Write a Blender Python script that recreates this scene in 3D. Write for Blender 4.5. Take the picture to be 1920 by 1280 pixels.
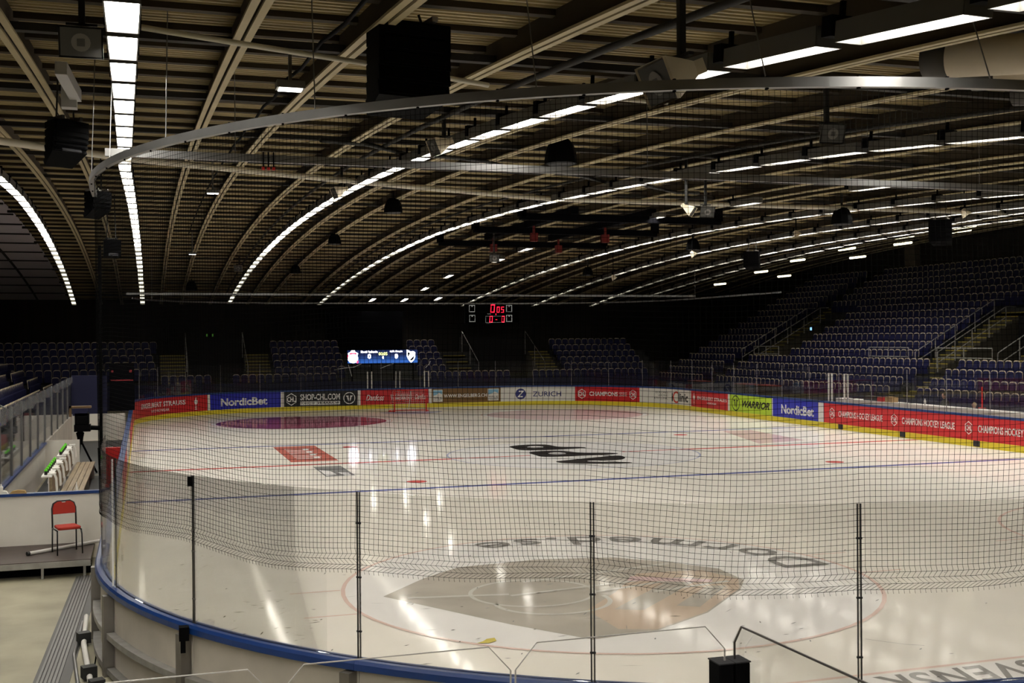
import bpy, math, random
from math import sin, cos, pi, sqrt, atan2
from mathutils import Vector, Matrix
random.seed(7)
for o in list(bpy.data.objects): bpy.data.objects.remove(o)
SC = bpy.context.scene
COL = SC.collection

# ------------------------------------------------------------------ camera, world, exposure
CAM = Vector((.535, -7.946, 4.154)); YAW, PITCH, ROLL, FPX = .31147, -.00348, -.00758, 2138.36
cf = Vector((sin(YAW)*cos(PITCH), cos(YAW)*cos(PITCH), sin(PITCH)))
cr0 = Vector((cos(YAW), -sin(YAW), 0)); cu0 = cr0.cross(cf)
cr = cos(ROLL)*cr0 + sin(ROLL)*cu0; cu = -sin(ROLL)*cr0 + cos(ROLL)*cu0
cam = bpy.data.cameras.new('camera'); cam_o = bpy.data.objects.new('camera', cam); COL.objects.link(cam_o)
cam.sensor_width = 36; cam.lens = FPX/1920*36; cam.clip_end = 300; cam.clip_start = .05
cam_o.matrix_world = Matrix(((cr.x, cu.x, -cf.x, CAM.x), (cr.y, cu.y, -cf.y, CAM.y), (cr.z, cu.z, -cf.z, CAM.z), (0, 0, 0, 1)))
SC.camera = cam_o
W = bpy.data.worlds.new('World'); SC.world = W; W.use_nodes = True
W.node_tree.nodes['Background'].inputs[0].default_value = (.5, .5, .6, 1)
W.node_tree.nodes['Background'].inputs[1].default_value = 0.0
SC.view_settings.view_transform = 'Standard'; SC.view_settings.look = 'None'
SC.view_settings.exposure = 0.0; SC.view_settings.gamma = 1; SC.view_settings.use_curve_mapping = False
SC.cycles.transparent_max_bounces = 64; SC.cycles.max_bounces = 8; SC.cycles.diffuse_bounces = 4
SC.cycles.sample_clamp_indirect = 4.0
SC.cycles.use_denoising = True
LAMP = 41.0      # radiance of the lit diffusers

def project(P):
    d = Vector(P)-CAM; z = d.dot(cf)
    if z < .1: return None
    return 960+FPX*d.dot(cr)/z, 640-FPX*d.dot(cu)/z, z
def in_view(P, m=30):
    q = project(P); return q is not None and -m < q[0] < 1920+m and -m < q[1] < 1280+m

# ------------------------------------------------------------------ materials
MATS = {}
def mat(name, col, rough=.6, metal=0., spec=.4, noise=0., nscale=8., bump=0., stretch=None):
    if name in MATS: return MATS[name]
    m = bpy.data.materials.new(name); m.use_nodes = True; MATS[name] = m
    nt = m.node_tree; b = nt.nodes['Principled BSDF']
    b.inputs['Base Color'].default_value = (*col, 1); b.inputs['Roughness'].default_value = rough
    b.inputs['Metallic'].default_value = metal; b.inputs['Specular IOR Level'].default_value = spec
    if noise > 0 or bump > 0:
        tc = nt.nodes.new('ShaderNodeTexCoord'); n = nt.nodes.new('ShaderNodeTexNoise')
        mp = nt.nodes.new('ShaderNodeMapping'); mp.inputs['Scale'].default_value = stretch or (1, 1, 1)
        n.inputs['Scale'].default_value = nscale; n.inputs['Detail'].default_value = 5
        nt.links.new(tc.outputs['Object'], mp.inputs[0]); nt.links.new(mp.outputs[0], n.inputs['Vector'])
        if noise > 0:
            r = nt.nodes.new('ShaderNodeValToRGB')
            r.color_ramp.elements[0].position = .3; r.color_ramp.elements[1].position = .7
            r.color_ramp.elements[0].color = (*[c*(1-noise) for c in col], 1)
            r.color_ramp.elements[1].color = (*[min(1, c*(1+noise*.6)) for c in col], 1)
            nt.links.new(n.outputs['Fac'], r.inputs[0]); nt.links.new(r.outputs[0], b.inputs['Base Color'])
        if bump > 0:
            bp = nt.nodes.new('ShaderNodeBump'); bp.inputs['Strength'].default_value = bump
            nt.links.new(n.outputs['Fac'], bp.inputs['Height']); nt.links.new(bp.outputs[0], b.inputs['Normal'])
    return m
def emis(name, col, strength):
    if name in MATS: return MATS[name]
    m = bpy.data.materials.new(name); m.use_nodes = True; MATS[name] = m
    b = m.node_tree.nodes['Principled BSDF']
    b.inputs['Base Color'].default_value = (*[c*.5 for c in col], 1)
    b.inputs['Emission Color'].default_value = (*col, 1); b.inputs['Emission Strength'].default_value = strength
    return m
def glass(name, tint=(.97, .98, .98), refl=.5, haze=0.0):
    m = bpy.data.materials.new(name); m.use_nodes = True; MATS[name] = m
    nt = m.node_tree; nt.nodes.clear()
    out = nt.nodes.new('ShaderNodeOutputMaterial'); mx = nt.nodes.new('ShaderNodeMixShader')
    tr = nt.nodes.new('ShaderNodeBsdfTransparent'); tr.inputs[0].default_value = (*tint, 1)
    gl = nt.nodes.new('ShaderNodeBsdfGlossy'); gl.inputs['Roughness'].default_value = .03
    fr = nt.nodes.new('ShaderNodeFresnel'); fr.inputs[0].default_value = 1.45
    mu = nt.nodes.new('ShaderNodeMath'); mu.operation = 'MULTIPLY'; mu.inputs[1].default_value = refl
    nt.links.new(fr.outputs[0], mu.inputs[0]); nt.links.new(mu.outputs[0], mx.inputs[0])
    src = tr.outputs[0]
    if haze > 0:
        df = nt.nodes.new('ShaderNodeBsdfDiffuse'); df.inputs[0].default_value = (.7, .72, .72, 1)
        m2 = nt.nodes.new('ShaderNodeMixShader'); m2.inputs[0].default_value = haze
        nt.links.new(tr.outputs[0], m2.inputs[1]); nt.links.new(df.outputs[0], m2.inputs[2]); src = m2.outputs[0]
    nt.links.new(src, mx.inputs[1]); nt.links.new(gl.outputs[0], mx.inputs[2])
    nt.links.new(mx.outputs[0], out.inputs[0]); return m
def ice_mat(name, col, var=.04):
    m = bpy.data.materials.new(name); m.use_nodes = True; MATS[name] = m
    nt = m.node_tree; nt.nodes.clear(); N = nt.nodes.new; K = nt.links.new
    out = N('ShaderNodeOutputMaterial'); mx = N('ShaderNodeMixShader')
    df = N('ShaderNodeBsdfDiffuse'); gl = N('ShaderNodeBsdfGlossy')
    tc = N('ShaderNodeTexCoord'); n = N('ShaderNodeTexNoise'); n.inputs['Scale'].default_value = .7; n.inputs['Detail'].default_value = 6
    K(tc.outputs['Object'], n.inputs['Vector'])
    r = N('ShaderNodeValToRGB'); r.color_ramp.elements[0].position = .3; r.color_ramp.elements[1].position = .75
    r.color_ramp.elements[0].color = (*[c*(1-var) for c in col], 1); r.color_ramp.elements[1].color = (*[min(1, c*(1+var)) for c in col], 1)
    K(n.outputs['Fac'], r.inputs[0]); K(r.outputs[0], df.inputs[0])
    n2 = N('ShaderNodeTexNoise'); n2.inputs['Scale'].default_value = 3.0; n2.inputs['Detail'].default_value = 8
    mp = N('ShaderNodeMapping'); mp.inputs['Scale'].default_value = (1, 1, 1); mp.inputs['Rotation'].default_value = (0, 0, .5)
    K(tc.outputs['Object'], mp.inputs[0]); K(mp.outputs[0], n2.inputs['Vector'])
    mr = N('ShaderNodeMapRange'); mr.inputs[3].default_value = .04; mr.inputs[4].default_value = .115
    K(n2.outputs['Fac'], mr.inputs[0]); K(mr.outputs[0], gl.inputs['Roughness'])
    bp = N('ShaderNodeBump'); bp.inputs['Strength'].default_value = .02; bp.inputs['Distance'].default_value = .02
    K(n2.outputs['Fac'], bp.inputs['Height']); K(bp.outputs[0], gl.inputs['Normal'])
    fr = N('ShaderNodeFresnel'); fr.inputs[0].default_value = 1.31
    mu = N('ShaderNodeMath'); mu.operation = 'MULTIPLY'; mu.inputs[1].default_value = .64
    K(fr.outputs[0], mu.inputs[0]); K(mu.outputs[0], mx.inputs[0])
    K(df.outputs[0], mx.inputs[1]); K(gl.outputs[0], mx.inputs[2]); K(mx.outputs[0], out.inputs[0]); return m

ICE = ice_mat('ice', (.80, .768, .715)); ICE_W = ice_mat('ice_white', (.79, .775, .775))
I_RED = ice_mat('ice_red', (.55, .10, .09)); I_PINK = ice_mat('ice_faded_red', (.73, .55, .50)); I_BLUE = ice_mat('ice_blue', (.12, .14, .33))
I_BLK = ice_mat('ice_black', (.045, .04, .04)); I_GREY = ice_mat('ice_grey', (.43, .395, .355), .15); I_LET = ice_mat('ice_letter', (.25, .24, .235))
I_DK = ice_mat('ice_darkgrey', (.25, .245, .25)); I_LB = ice_mat('ice_paleblue', (.42, .44, .60)); I_FNT = ice_mat('ice_faint', (.56, .54, .50)); I_BROWN = ice_mat('ice_brown', (.53, .42, .34), .1)
I_PUR = ice_mat('ice_purple', (.30, .07, .13)); I_ROSE = ice_mat('ice_rose', (.62, .45, .46)); I_ADR = ice_mat('ice_adred', (.52, .16, .13)); I_YEL = ice_mat('ice_yellow', (.6, .5, .12))
GL_NEAR = glass('glass_near', (.93, .925, .91), .55, .012); GL_FAR = glass('glass_far', (.95, .95, .96), .14, .004)
BW = mat('board_white', (.62, .59, .53), .45, noise=.06, nscale=2)
BW2 = mat('board_backing', (.47, .43, .37), .6, noise=.15, nscale=1.5)
KICK = mat('kick_yellow', (.68, .56, .03), .4); CAP = mat('cap_blue', (.006, .032, .145), .35, noise=.1, nscale=3)
ADR = mat('ad_red', (.50, .012, .018), .45); ADB = mat('ad_blue', (.014, .018, .35), .45); ADK = mat('ad_black', (.006, .006, .007), .45)
ADW = mat('ad_white', (.72, .70, .66), .45); ADG = mat('ad_lime', (.42, .60, .03), .45); ADBR = mat('ad_brown', (.16, .082, .02), .5)
LW = mat('letter_white', (.82, .82, .80), .5); LN = mat('letter_navy', (.02, .025, .16), .5); LK = mat('letter_black', (.008, .008, .008), .5)
LSKY = mat('letter_sky', (.20, .42, .60), .5); LR = mat('letter_red', (.55, .04, .02), .5); LGREY = mat('letter_grey', (.25, .25, .25), .5)
STEEL = mat('steel', (.20, .185, .165), .45, .6, noise=.15, nscale=4); ALU = mat('aluminium', (.21, .207, .205), .4, .75, noise=.1, nscale=3)
ALU_D = mat('aluminium_worn', (.32, .31, .29), .5, .5, noise=.2, nscale=6)
PALE = mat('pale_paint', (.62, .58, .48), .5); BLK = mat('black_plastic', (.0016, .0016, .002), .8, spec=.06); BLK2 = mat('black_cloth', (.002, .002, .003), .9, spec=.05)
RUB = mat('black_rubber', (.012, .012, .012), .6); GRIL = mat('grille_grey', (.03, .03, .034), .7, spec=.2)
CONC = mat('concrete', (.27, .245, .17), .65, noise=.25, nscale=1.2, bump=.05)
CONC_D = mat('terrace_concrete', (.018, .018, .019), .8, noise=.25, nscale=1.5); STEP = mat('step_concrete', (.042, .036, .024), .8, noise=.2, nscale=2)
NOSE = mat('step_yellow', (.24, .19, .025), .6)
SEATM = mat('seat_navy', (.0085, .0095, .047), .55, spec=.15); RIMM = mat('seat_rim', (.46, .39, .285), .6, spec=.2)
DECK = mat('roof_deck', (.31, .243, .115), .55, noise=.12, nscale=.6); DECKW = mat('pale_ceiling', (.50, .455, .49), .7, noise=.05, nscale=.5)
GIRD = mat('girder_paint', (.40, .335, .20), .55, noise=.15, nscale=1); PURL = mat('purlin_timber', (.032, .022, .010), .8, noise=.3, nscale=1)
TIE = mat('tie_beam_dark', (.012, .010, .008), .8); RUST = mat('orange_timber', (.30, .12, .02), .7)
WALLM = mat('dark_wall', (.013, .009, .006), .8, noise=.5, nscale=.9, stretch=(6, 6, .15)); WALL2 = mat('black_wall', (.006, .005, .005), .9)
HOUS = mat('lamp_housing', (.13, .125, .115), .4, .4); LAMPM = emis('lamp_glow', (1, .96, .87), LAMP); LAMP_M = emis('lamp_glow_mid', (1, .95, .80), 9); LAMP_D = emis('lamp_glow_dim', (1, .95, .74), 2.0); TUBEM = emis('tube_glow', (1, .93, .62), 3.5)
SPOTM = emis('spot_glow', (1, .95, .85), 8)
RED = mat('red_fabric', (.31, .020, .010), .85, bump=.1, nscale=200); REDP = mat('red_plastic', (.5, .01, .01), .5)
CHAIRM = mat('chair_tube', (.008, .008, .009), .35)
STAGE = mat('stage_ply', (.045, .030, .024), .5, noise=.25, nscale=3); WOOD = mat('bench_wood', (.21, .155, .09), .65, noise=.35, nscale=2, stretch=(6, .5, 6))
WPLA = mat('white_plastic', (.62, .60, .56), .5); GREEN = mat('bottle_green', (.12, .62, .02), .45); TOWEL = mat('towel_white', (.68, .66, .62), .95)
HORN = mat('horn_beige', (.66, .58, .44), .55); HORND = mat('horn_dark', (.05, .048, .045), .5)
DUCT = mat('duct_cloth', (.62, .54, .42), .7, noise=.12, nscale=2)
SKIN = mat('skin', (.42, .23, .16), .55); JACK = mat('dark_jacket', (.02, .022, .014), .85); HAIRD = mat('hair_brown', (.03, .018, .01), .8); HAIRL = mat('hair_fair', (.45, .35, .2), .8)
NETM = mat('net_black', (.003, .003, .003), .9, spec=.03); NAVY = mat('navy_cloth', (.006, .007, .032), .85); CARD = mat('carton', (.35, .22, .09), .8)
CREDM = mat('hoist_red', (.13, .006, .006), .5)

# ------------------------------------------------------------------ mesh helpers
class MB:
    def __init__(s): s.v = []; s.f = []; s.m = []; s.cuts = []
    def add(s, vs, fs, mi=0):
        b = len(s.v); s.v += [tuple(v) for v in vs]
        for f in fs: s.f.append([b+i for i in f]); s.m.append(mi)
        return s
    def box(s, c, d, R=None, mi=0):
        vs = [Vector((x*d[0]/2, y*d[1]/2, z*d[2]/2)) for z in (-1, 1) for y in (-1, 1) for x in (-1, 1)]
        if R is not None: vs = [R @ v for v in vs]
        return s.add([v+Vector(c) for v in vs], [(0, 2, 3, 1), (4, 5, 7, 6), (0, 1, 5, 4), (2, 6, 7, 3), (0, 4, 6, 2), (1, 3, 7, 5)], mi)
    def bx(s, x0, x1, y0, y1, z0, z1, mi=0): return s.box(((x0+x1)/2, (y0+y1)/2, (z0+z1)/2), (abs(x1-x0), abs(y1-y0), abs(z1-z0)), None, mi)
    def tube(s, pts, r, n=8, closed=False, mi=0):
        pts = [Vector(p) for p in pts]; rs = r if isinstance(r, (list, tuple)) else [r]*len(pts); k = len(pts); rings = []; up = None
        for i, p in enumerate(pts):
            a = pts[i-1] if (i > 0 or closed) else p; b = pts[(i+1) % k] if (i < k-1 or closed) else p
            t = (b-a).normalized() if (b-a).length > 1e-9 else Vector((0, 0, 1))
            if up is None: up = Vector((0, 0, 1)) if abs(t.z) < .9 else Vector((1, 0, 0))
            e = t.cross(up)
            if e.length < 1e-5: e = t.cross(Vector((1, 0, 0)))
            e.normalize(); g = e.cross(t).normalized(); up = g
            rings.append([p+rs[i]*(cos(2*pi*j/n+pi/n)*e+sin(2*pi*j/n+pi/n)*g) for j in range(n)])
        vs = [v for R in rings for v in R]; fs = []
        for i in range(k if closed else k-1):
            a = i*n; b = ((i+1) % k)*n
            for j in range(n): fs.append((a+j, a+(j+1) % n, b+(j+1) % n, b+j))
        if not closed: fs += [tuple(range(n))[::-1], tuple(range((k-1)*n, k*n))]
        return s.add(vs, fs, mi)
    def prism(s, poly, O, U, V, d, mi=0):
        O, U, V = Vector(O), Vector(U), Vector(V); N = U.cross(V).normalized(); n = len(poly)
        vs = [O+U*a+V*b for a, b in poly]+[O+U*a+V*b+N*d for a, b in poly]
        return s.add(vs, [tuple(range(n))[::-1], tuple(range(n, 2*n))]+[(i, (i+1) % n, n+(i+1) % n, n+i) for i in range(n)], mi)
    def lathe(s, prof, O, A=(0, 0, 1), n=16, mi=0):
        A = Vector(A).normalized(); e = A.cross(Vector((1, 0, 0)) if abs(A.x) < .8 else Vector((0, 1, 0))).normalized(); g = A.cross(e); O = Vector(O)
        vs = [O+A*h+r*(cos(2*pi*j/n)*e+sin(2*pi*j/n)*g) for r, h in prof for j in range(n)]
        fs = [(i*n+j, i*n+(j+1) % n, (i+1)*n+(j+1) % n, (i+1)*n+j) for i in range(len(prof)-1) for j in range(n)]
        fs += [tuple(range(n))[::-1], tuple(range((len(prof)-1)*n, len(prof)*n))]
        return s.add(vs, fs, mi)
    def mesh(s, name, mats, smooth=False):
        me = bpy.data.meshes.new(name); me.from_pydata(s.v, [], s.f)
        for m in (mats if isinstance(mats, (list, tuple)) else [mats]): me.materials.append(m)
        if any(s.m): me.polygons.foreach_set('material_index', s.m)
        if smooth: me.polygons.foreach_set('use_smooth', [True]*len(me.polygons))
        me.update(); return me
def link(name, me, parent=None, loc=None):
    o = bpy.data.objects.new(name, me); COL.objects.link(o)
    if parent is not None: o.parent = parent
    if loc is not None: o.location = loc
    return o
def obj(name, mb, m, parent=None, smooth=False, bevel=0.):
    o = link(name, mb.mesh(name, m, smooth), parent)
    if bevel > 0:
        b = o.modifiers.new('edge', 'BEVEL'); b.width = bevel; b.segments = 2; b.limit_method = 'ANGLE'
    return o
def tag(o, label, cat, group=None, kind=None):
    o['label'] = label; o['category'] = cat
    if group: o['group'] = group
    if kind: o['kind'] = kind
    return o
def thing(name, label, cat, loc=(0, 0, 0), rz=0, group=None):
    o = bpy.data.objects.new(name, None); COL.objects.link(o); o.location = loc; o.rotation_euler = (0, 0, rz); o.empty_display_size = .1
    return tag(o, label, cat, group)
def struct(name, mb, m, smooth=False, label=None):
    o = obj(name, mb, m, None, smooth); o['kind'] = 'structure'
    if label: o['label'] = label
    return o
def dup(root, loc=None, rz=None, label=None, group=None):
    r = root.copy(); COL.objects.link(r)
    if loc is not None: r.location = loc
    if rz is not None: r.rotation_euler = (0, 0, rz)
    if label: r['label'] = label
    if group: r['group'] = group
    for ch in list(root.children):
        c = ch.copy(); COL.objects.link(c); c.parent = r
        for g in ch.children:
            d = g.copy(); COL.objects.link(d); d.parent = c
    return r

_TC = {}
def text_geo(body, bold=0., shear=0., space=1.):
    key = (body, bold, shear, space)
    if key in _TC: return _TC[key]
    cu_ = bpy.data.curves.new('t', 'FONT'); cu_.body = body; cu_.offset = bold; cu_.shear = shear; cu_.space_character = space; cu_.resolution_u = 3; cu_.size = 1
    o = bpy.data.objects.new('t', cu_); COL.objects.link(o); bpy.context.view_layer.update()
    me = bpy.data.meshes.new_from_object(o.evaluated_get(bpy.context.evaluated_depsgraph_get()))
    vs = [(v.co.x, v.co.y) for v in me.vertices]; fs = [tuple(p.vertices) for p in me.polygons]
    bpy.data.objects.remove(o); bpy.data.curves.remove(cu_); bpy.data.meshes.remove(me)
    x0 = min(v[0] for v in vs); x1 = max(v[0] for v in vs); y0 = min(v[1] for v in vs); y1 = max(v[1] for v in vs)
    r = ([((x-x0)/(x1-x0), (y-y0)/(y1-y0)) for x, y in vs], fs); _TC[key] = r; return r
def split_obj(name, mb, m, parent):
    cs = sorted(set([(0, 0)]+mb.cuts)); cs = [c for i, c in enumerate(cs) if i+1 == len(cs) or cs[i+1][1] > c[1]]; cs.append((len(mb.v), len(mb.f)))
    for (v0, f0), (v1, f1) in zip(cs, cs[1:]):
        b = MB(); b.v = mb.v[v0:v1]; b.f = [tuple(i-v0 for i in f) for f in mb.f[f0:f1]]; b.m = mb.m[f0:f1]
        if b.f: obj(name, b, m, parent)
def cut(mb): mb.cuts.append((len(mb.v), len(mb.f)))
def put_text(mb, body, fn, u0, u1, v0, v1, bold=.0, shear=0., space=1., mi=0, piece=True):
    if piece: cut(mb)
    vs, fs = text_geo(body, bold, shear, space)
    return mb.add([fn(u0+(u1-u0)*x, v0+(v1-v0)*y) for x, y in vs], fs, mi)
def put_poly(mb, poly, fn, mi=0): return mb.add([fn(*q) for q in poly], [tuple(range(len(poly)))], mi)
def ring(mb, fn, cu_, cv, r, w, n=28, ay=1., mi=0, a0=0, a1=2*pi):
    vs = []
    for k in range(n+1):
        a = a0+(a1-a0)*k/n
        vs += [fn(cu_+r*cos(a), cv+ay*r*sin(a)), fn(cu_+(r-w)*cos(a), cv+ay*(r-w)*sin(a))]
    return mb.add(vs, [(2*k, 2*k+1, 2*k+3, 2*k+2) for k in range(n)], mi)
def disc(mb, fn, cu_, cv, r, n=28, ay=1., mi=0): return put_poly(mb, [(cu_+r*cos(2*pi*k/n), cv+ay*r*sin(2*pi*k/n)) for k in range(n)], fn, mi)

# ------------------------------------------------------------------ rink outline
RL, RW, RR = 58.8, 29.6, 8.5
SEGS = [('l', RL-2*RR), ('a', RR*pi/2), ('l', RW-2*RR), ('a', RR*pi/2)]*2
PERIM = sum(q[1] for q in SEGS)
def per(s):
    s %= PERIM; P = Vector((0, RR)); th = pi/2
    for k, l in SEGS:
        d = Vector((cos(th), sin(th))); n = Vector((d.y, -d.x))
        if s <= l+1e-9:
            if k == 'l': return P+d*s, n
            a = s/RR; Cc = P+n*RR; v = P-Cc; c, q = cos(a), -sin(a)
            w = Vector((c*v.x-q*v.y, q*v.x+c*v.y)); return Cc+w, -w/RR
        if k == 'l': P = P+d*l
        else: P = P+n*RR+d*RR; th -= pi/2
        s -= l
def bp(s, off, z):
    P, n = per(s); P = P+n*off; return Vector((P.x, P.y, z))
def sweep(mb, s0, s1, prof, step=.45, mi=0, closed_prof=True):
    k = max(1, int(math.ceil(abs(s1-s0)/step))); n = len(prof)
    vs = [bp(s0+(s1-s0)*i/k, o, z) for i in range(k+1) for o, z in prof]; fs = []
    for i in range(k):
        for j in range(n if closed_prof else n-1): fs.append((i*n+j, i*n+(j+1) % n, (i+1)*n+(j+1) % n, (i+1)*n+j))
    if closed_prof: fs += [tuple(range(n)), tuple(range(k*n, (k+1)*n))[::-1]]
    return mb.add(vs, fs, mi)
def rect(o0, o1, z0, z1): return [(o0, z0), (o1, z0), (o1, z1), (o0, z1)]

# ------------------------------------------------------------------ roof shape
def zl(y): return 8.52-.00155*(y-34.3)**2       # height of the lamp rows; the roof follows the same arch
def lift(x): return max(0., (x-33.5)*.1)             # the roof rises over the side stand
YN, YF, XL, XR = -14.0, 72.5, -13.0, 46.6
FZ = .12                                        # concrete level around the ice

# ------------------------------------------------------------------ setting: floor, walls, roof deck
mb = MB()
for x0, x1, y0, y1 in ((XL, -.1, YN, YF), (RW+.1, XR, YN, YF), (-.1, RW+.1, YN, -.1), (-.1, RW+.1, RL+.1, YF)):
    mb.add([(x0, y0, FZ), (x1, y0, FZ), (x1, y1, FZ), (x0, y1, FZ)], [(0, 1, 2, 3)])
for cx, cy, sa in ((-.1, -.1, -RR*pi/2), (-.1, RL+.1, RL-2*RR), (RW+.1, RL+.1, RL-2*RR+RR*pi/2+RW-2*RR), (RW+.1, -.1, 2*(RL-2*RR)+RR*pi+RW-2*RR)):
    pts = [bp(sa+RR*pi/2*i/16, -.08, FZ) for i in range(17)]
    mb.add([(cx, cy, FZ)]+pts, [(0, i+1, i+2) for i in range(16)])
struct('floor', mb, CONC)
mb = MB(); mb.bx(XL, XR, YF, YF+.3, 0, 8.5)
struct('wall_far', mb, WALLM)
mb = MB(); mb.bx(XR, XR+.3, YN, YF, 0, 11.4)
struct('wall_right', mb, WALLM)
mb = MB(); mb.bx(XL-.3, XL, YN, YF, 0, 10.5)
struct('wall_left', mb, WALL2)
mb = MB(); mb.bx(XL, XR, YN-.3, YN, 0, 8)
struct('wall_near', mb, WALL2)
mb = MB()
for y in (33.5, 52.5):
    mb.bx(XR-.35, XR, y-.5, y+.5, FZ, 10.4)
mb.bx(XR-.35, XR, 41.4, 42.4, FZ, 10.4)
struct('trim_1', mb, mat('column_concrete', (.11, .09, .065), .8), label='pale concrete columns of the side wall')

mb = MB(); per_ = .17; y = YN; ys = []
while y < YF:
    for dy, dz in ((0, 0), (.06, 0), (.085, .06), (.145, .06)): ys.append((y+dy, zl(y+dy)+.62+dz))
    y += per_
vs = []
for yy, zz in ys: vs += [(-4.2, yy, zz), (33.5, yy, zz), (XR+.2, yy, zz+lift(XR+.2))]
mb.add(vs, [(3*i+j, 3*i+1+j, 3*i+4+j, 3*i+3+j) for i in range(len(ys)-1) for j in range(2)])
struct('ceiling', mb, DECK)
mb = MB(); vs = []
yy = [YN+(YF-YN)*i/60 for i in range(61)]
for y in yy: vs += [(XL-.2, y, zl(y)+.6), (-4.2, y, zl(y)+.6)]
mb.add(vs, [(2*i, 2*i+1, 2*i+3, 2*i+2) for i in range(60)])
struct('ceiling_pale', mb, DECKW)
# girders: twin flanges running lengthwise under the deck
def arc_sweep(mb, x0, x1, d0, d1, ya=YN, yb=YF, n=56):
    vs = []
    for i in range(n+1):
        y = ya+(yb-ya)*i/n; z = zl(y)+lift(x0)
        vs += [(x0, y, z+d0), (x1, y, z+d0), (x1, y, z+d1), (x0, y, z+d1)]
    fs = []
    for i in range(n):
        for j in range(4): fs.append((4*i+j, 4*i+(j+1) % 4, 4*i+4+(j+1) % 4, 4*i+4+j))
    fs += [(0, 1, 2, 3), (4*n, 4*n+3, 4*n+2, 4*n+1)]
    mb.add(vs, fs)
ROWX = [-3.3, .3, 6.0, 12.2, 17.7, 22.4, 27.1, 31.2, 36.6, 42.0]
gx = []
for a in ROWX[1:]: gx += [a-1.2, a+1.3, a+2.6]
gx = sorted(set(round(q, 2) for q in gx+[-2.2] if q < XR-.4))
for x in gx:
    t = thing('roof_girder', 'pale twin-flanged steel roof girder curving lengthwise over the rink', 'roof girder', (0, 0, 0), 0, 'roof girders')
    a = MB(); arc_sweep(a, x-.10, x-.02, .30, .33); arc_sweep(a, x+.02, x+.10, .30, .33); obj('flange', a, GIRD, t)
    a = MB(); arc_sweep(a, x-.035, x-.02, .33, .62); arc_sweep(a, x+.02, x+.035, .33, .62); obj('web', a, PURL, t)
    t['kind'] = 'structure'
def cross_beam(mb, y, hw, z0, z1):
    mb.bx(-4.2, 33.5, y-hw, y+hw, z0, z1); l = lift(XR)
    mb.add([(33.5, y-hw, z0), (33.5, y+hw, z0), (33.5, y+hw, z1), (33.5, y-hw, z1), (XR, y-hw, z0+l), (XR, y+hw, z0+l), (XR, y+hw, z1+l), (XR, y-hw, z1+l)], [(0, 1, 5, 4), (1, 2, 6, 5), (2, 3, 7, 6), (3, 0, 4, 7)])
y = YN+.6
mbp = MB(); mbd = MB(); mbo = MB()
while y < YF-.4:
    z = zl(y)
    cross_beam(mbp, y, .06, z+.545, z+.62)
    y += 1.31
struct('ceiling_purlins', mbp, PURL, label='dark timber purlins across the roof deck')
y = 5.8-5.25*3
while y < YF-1:
    z = zl(y); cross_beam(mbd, y, .06, z+.34, z+.43)
    y += 5.25
struct('ceiling_tie_beams', mbd, TIE, label='dark cross beams under the roof girders')
mb = MB(); y = YN+1
while y < YF-.5:
    z = zl(y); mb.bx(XL, -4.25, y-.06, y+.06, z+.54, z+.6); y += 3.3
for x in (-6.1, -8.6, -8.9, -11.2): arc_sweep(mb, x-.05, x+.05, .54, .6)
struct('ceiling_grid', mb, TIE, label='dark grid of bars under the pale ceiling panels')

# ------------------------------------------------------------------ ice
mb = MB(); N = 200
pts = [bp(PERIM*i/N, .0, 0) for i in range(N)]
mb.add(pts, [tuple(range(N))[::-1]], 0)
IM = [ICE, ICE_W, I_RED, I_PINK, I_BLUE, I_BLK, I_GREY, I_LET, I_DK, I_LB, I_BROWN, I_PUR, I_ROSE, I_ADR, I_YEL, I_FNT]
def G(layer): return lambda u, v: (u, v, .0015*layer)
def quad(x0, x1, y0, y1, L, mi): put_poly(mb, [(x0, y0), (x1, y0), (x1, y1), (x0, y1)], G(L), mi)
def xlim(y):
    if y < RR: d = RR-y
    elif y > RL-RR: d = y-(RL-RR)
    else: return 0
    return RR-sqrt(max(0, RR*RR-d*d))
for y, w, mi in ((4.0, .07, 3), (22.86, .3, 4), (37.14, .3, 4), (30, .3, 2), (55.2, .07, 2)):
    a = xlim(y)+.05; quad(a, RW-a, y-w/2, y+w/2, 1, mi)
disc(mb, G(1.6), 15, 30, 4.5, 64, 1, 1); ring(mb, G(3), 15, 30, 4.5, .07, 64, 1, 9)
quad(10.5, 13.4, 29.93, 30.1, 3.4, 2); quad(16.9, 19.5, 29.93, 30.1, 3.4, 2)
for cx, cy, im in ((8, 10, 1), (22, 10, 0), (8, 49.6, 1), (22, 49.6, 1)):
    if im: disc(mb, G(2), cx, cy, 4.45, 64, 1, 1)
    ring(mb, G(4), cx, cy, 4.5, .07, 64, 1, 3)
    for sx in (-1, 1):
        for dy in (-.85, .85):
            quad(cx+sx*4.45-.02 if sx > 0 else cx-5.25, cx+5.25 if sx > 0 else cx-4.43, cy+dy-.03, cy+dy+.03, 2, 3)
for cx, cy in ((8, 24.36), (22, 24.36), (8, 35.64), (22, 35.64)): disc(mb, G(2), cx, cy, .3, 24, 1, 2)
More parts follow.
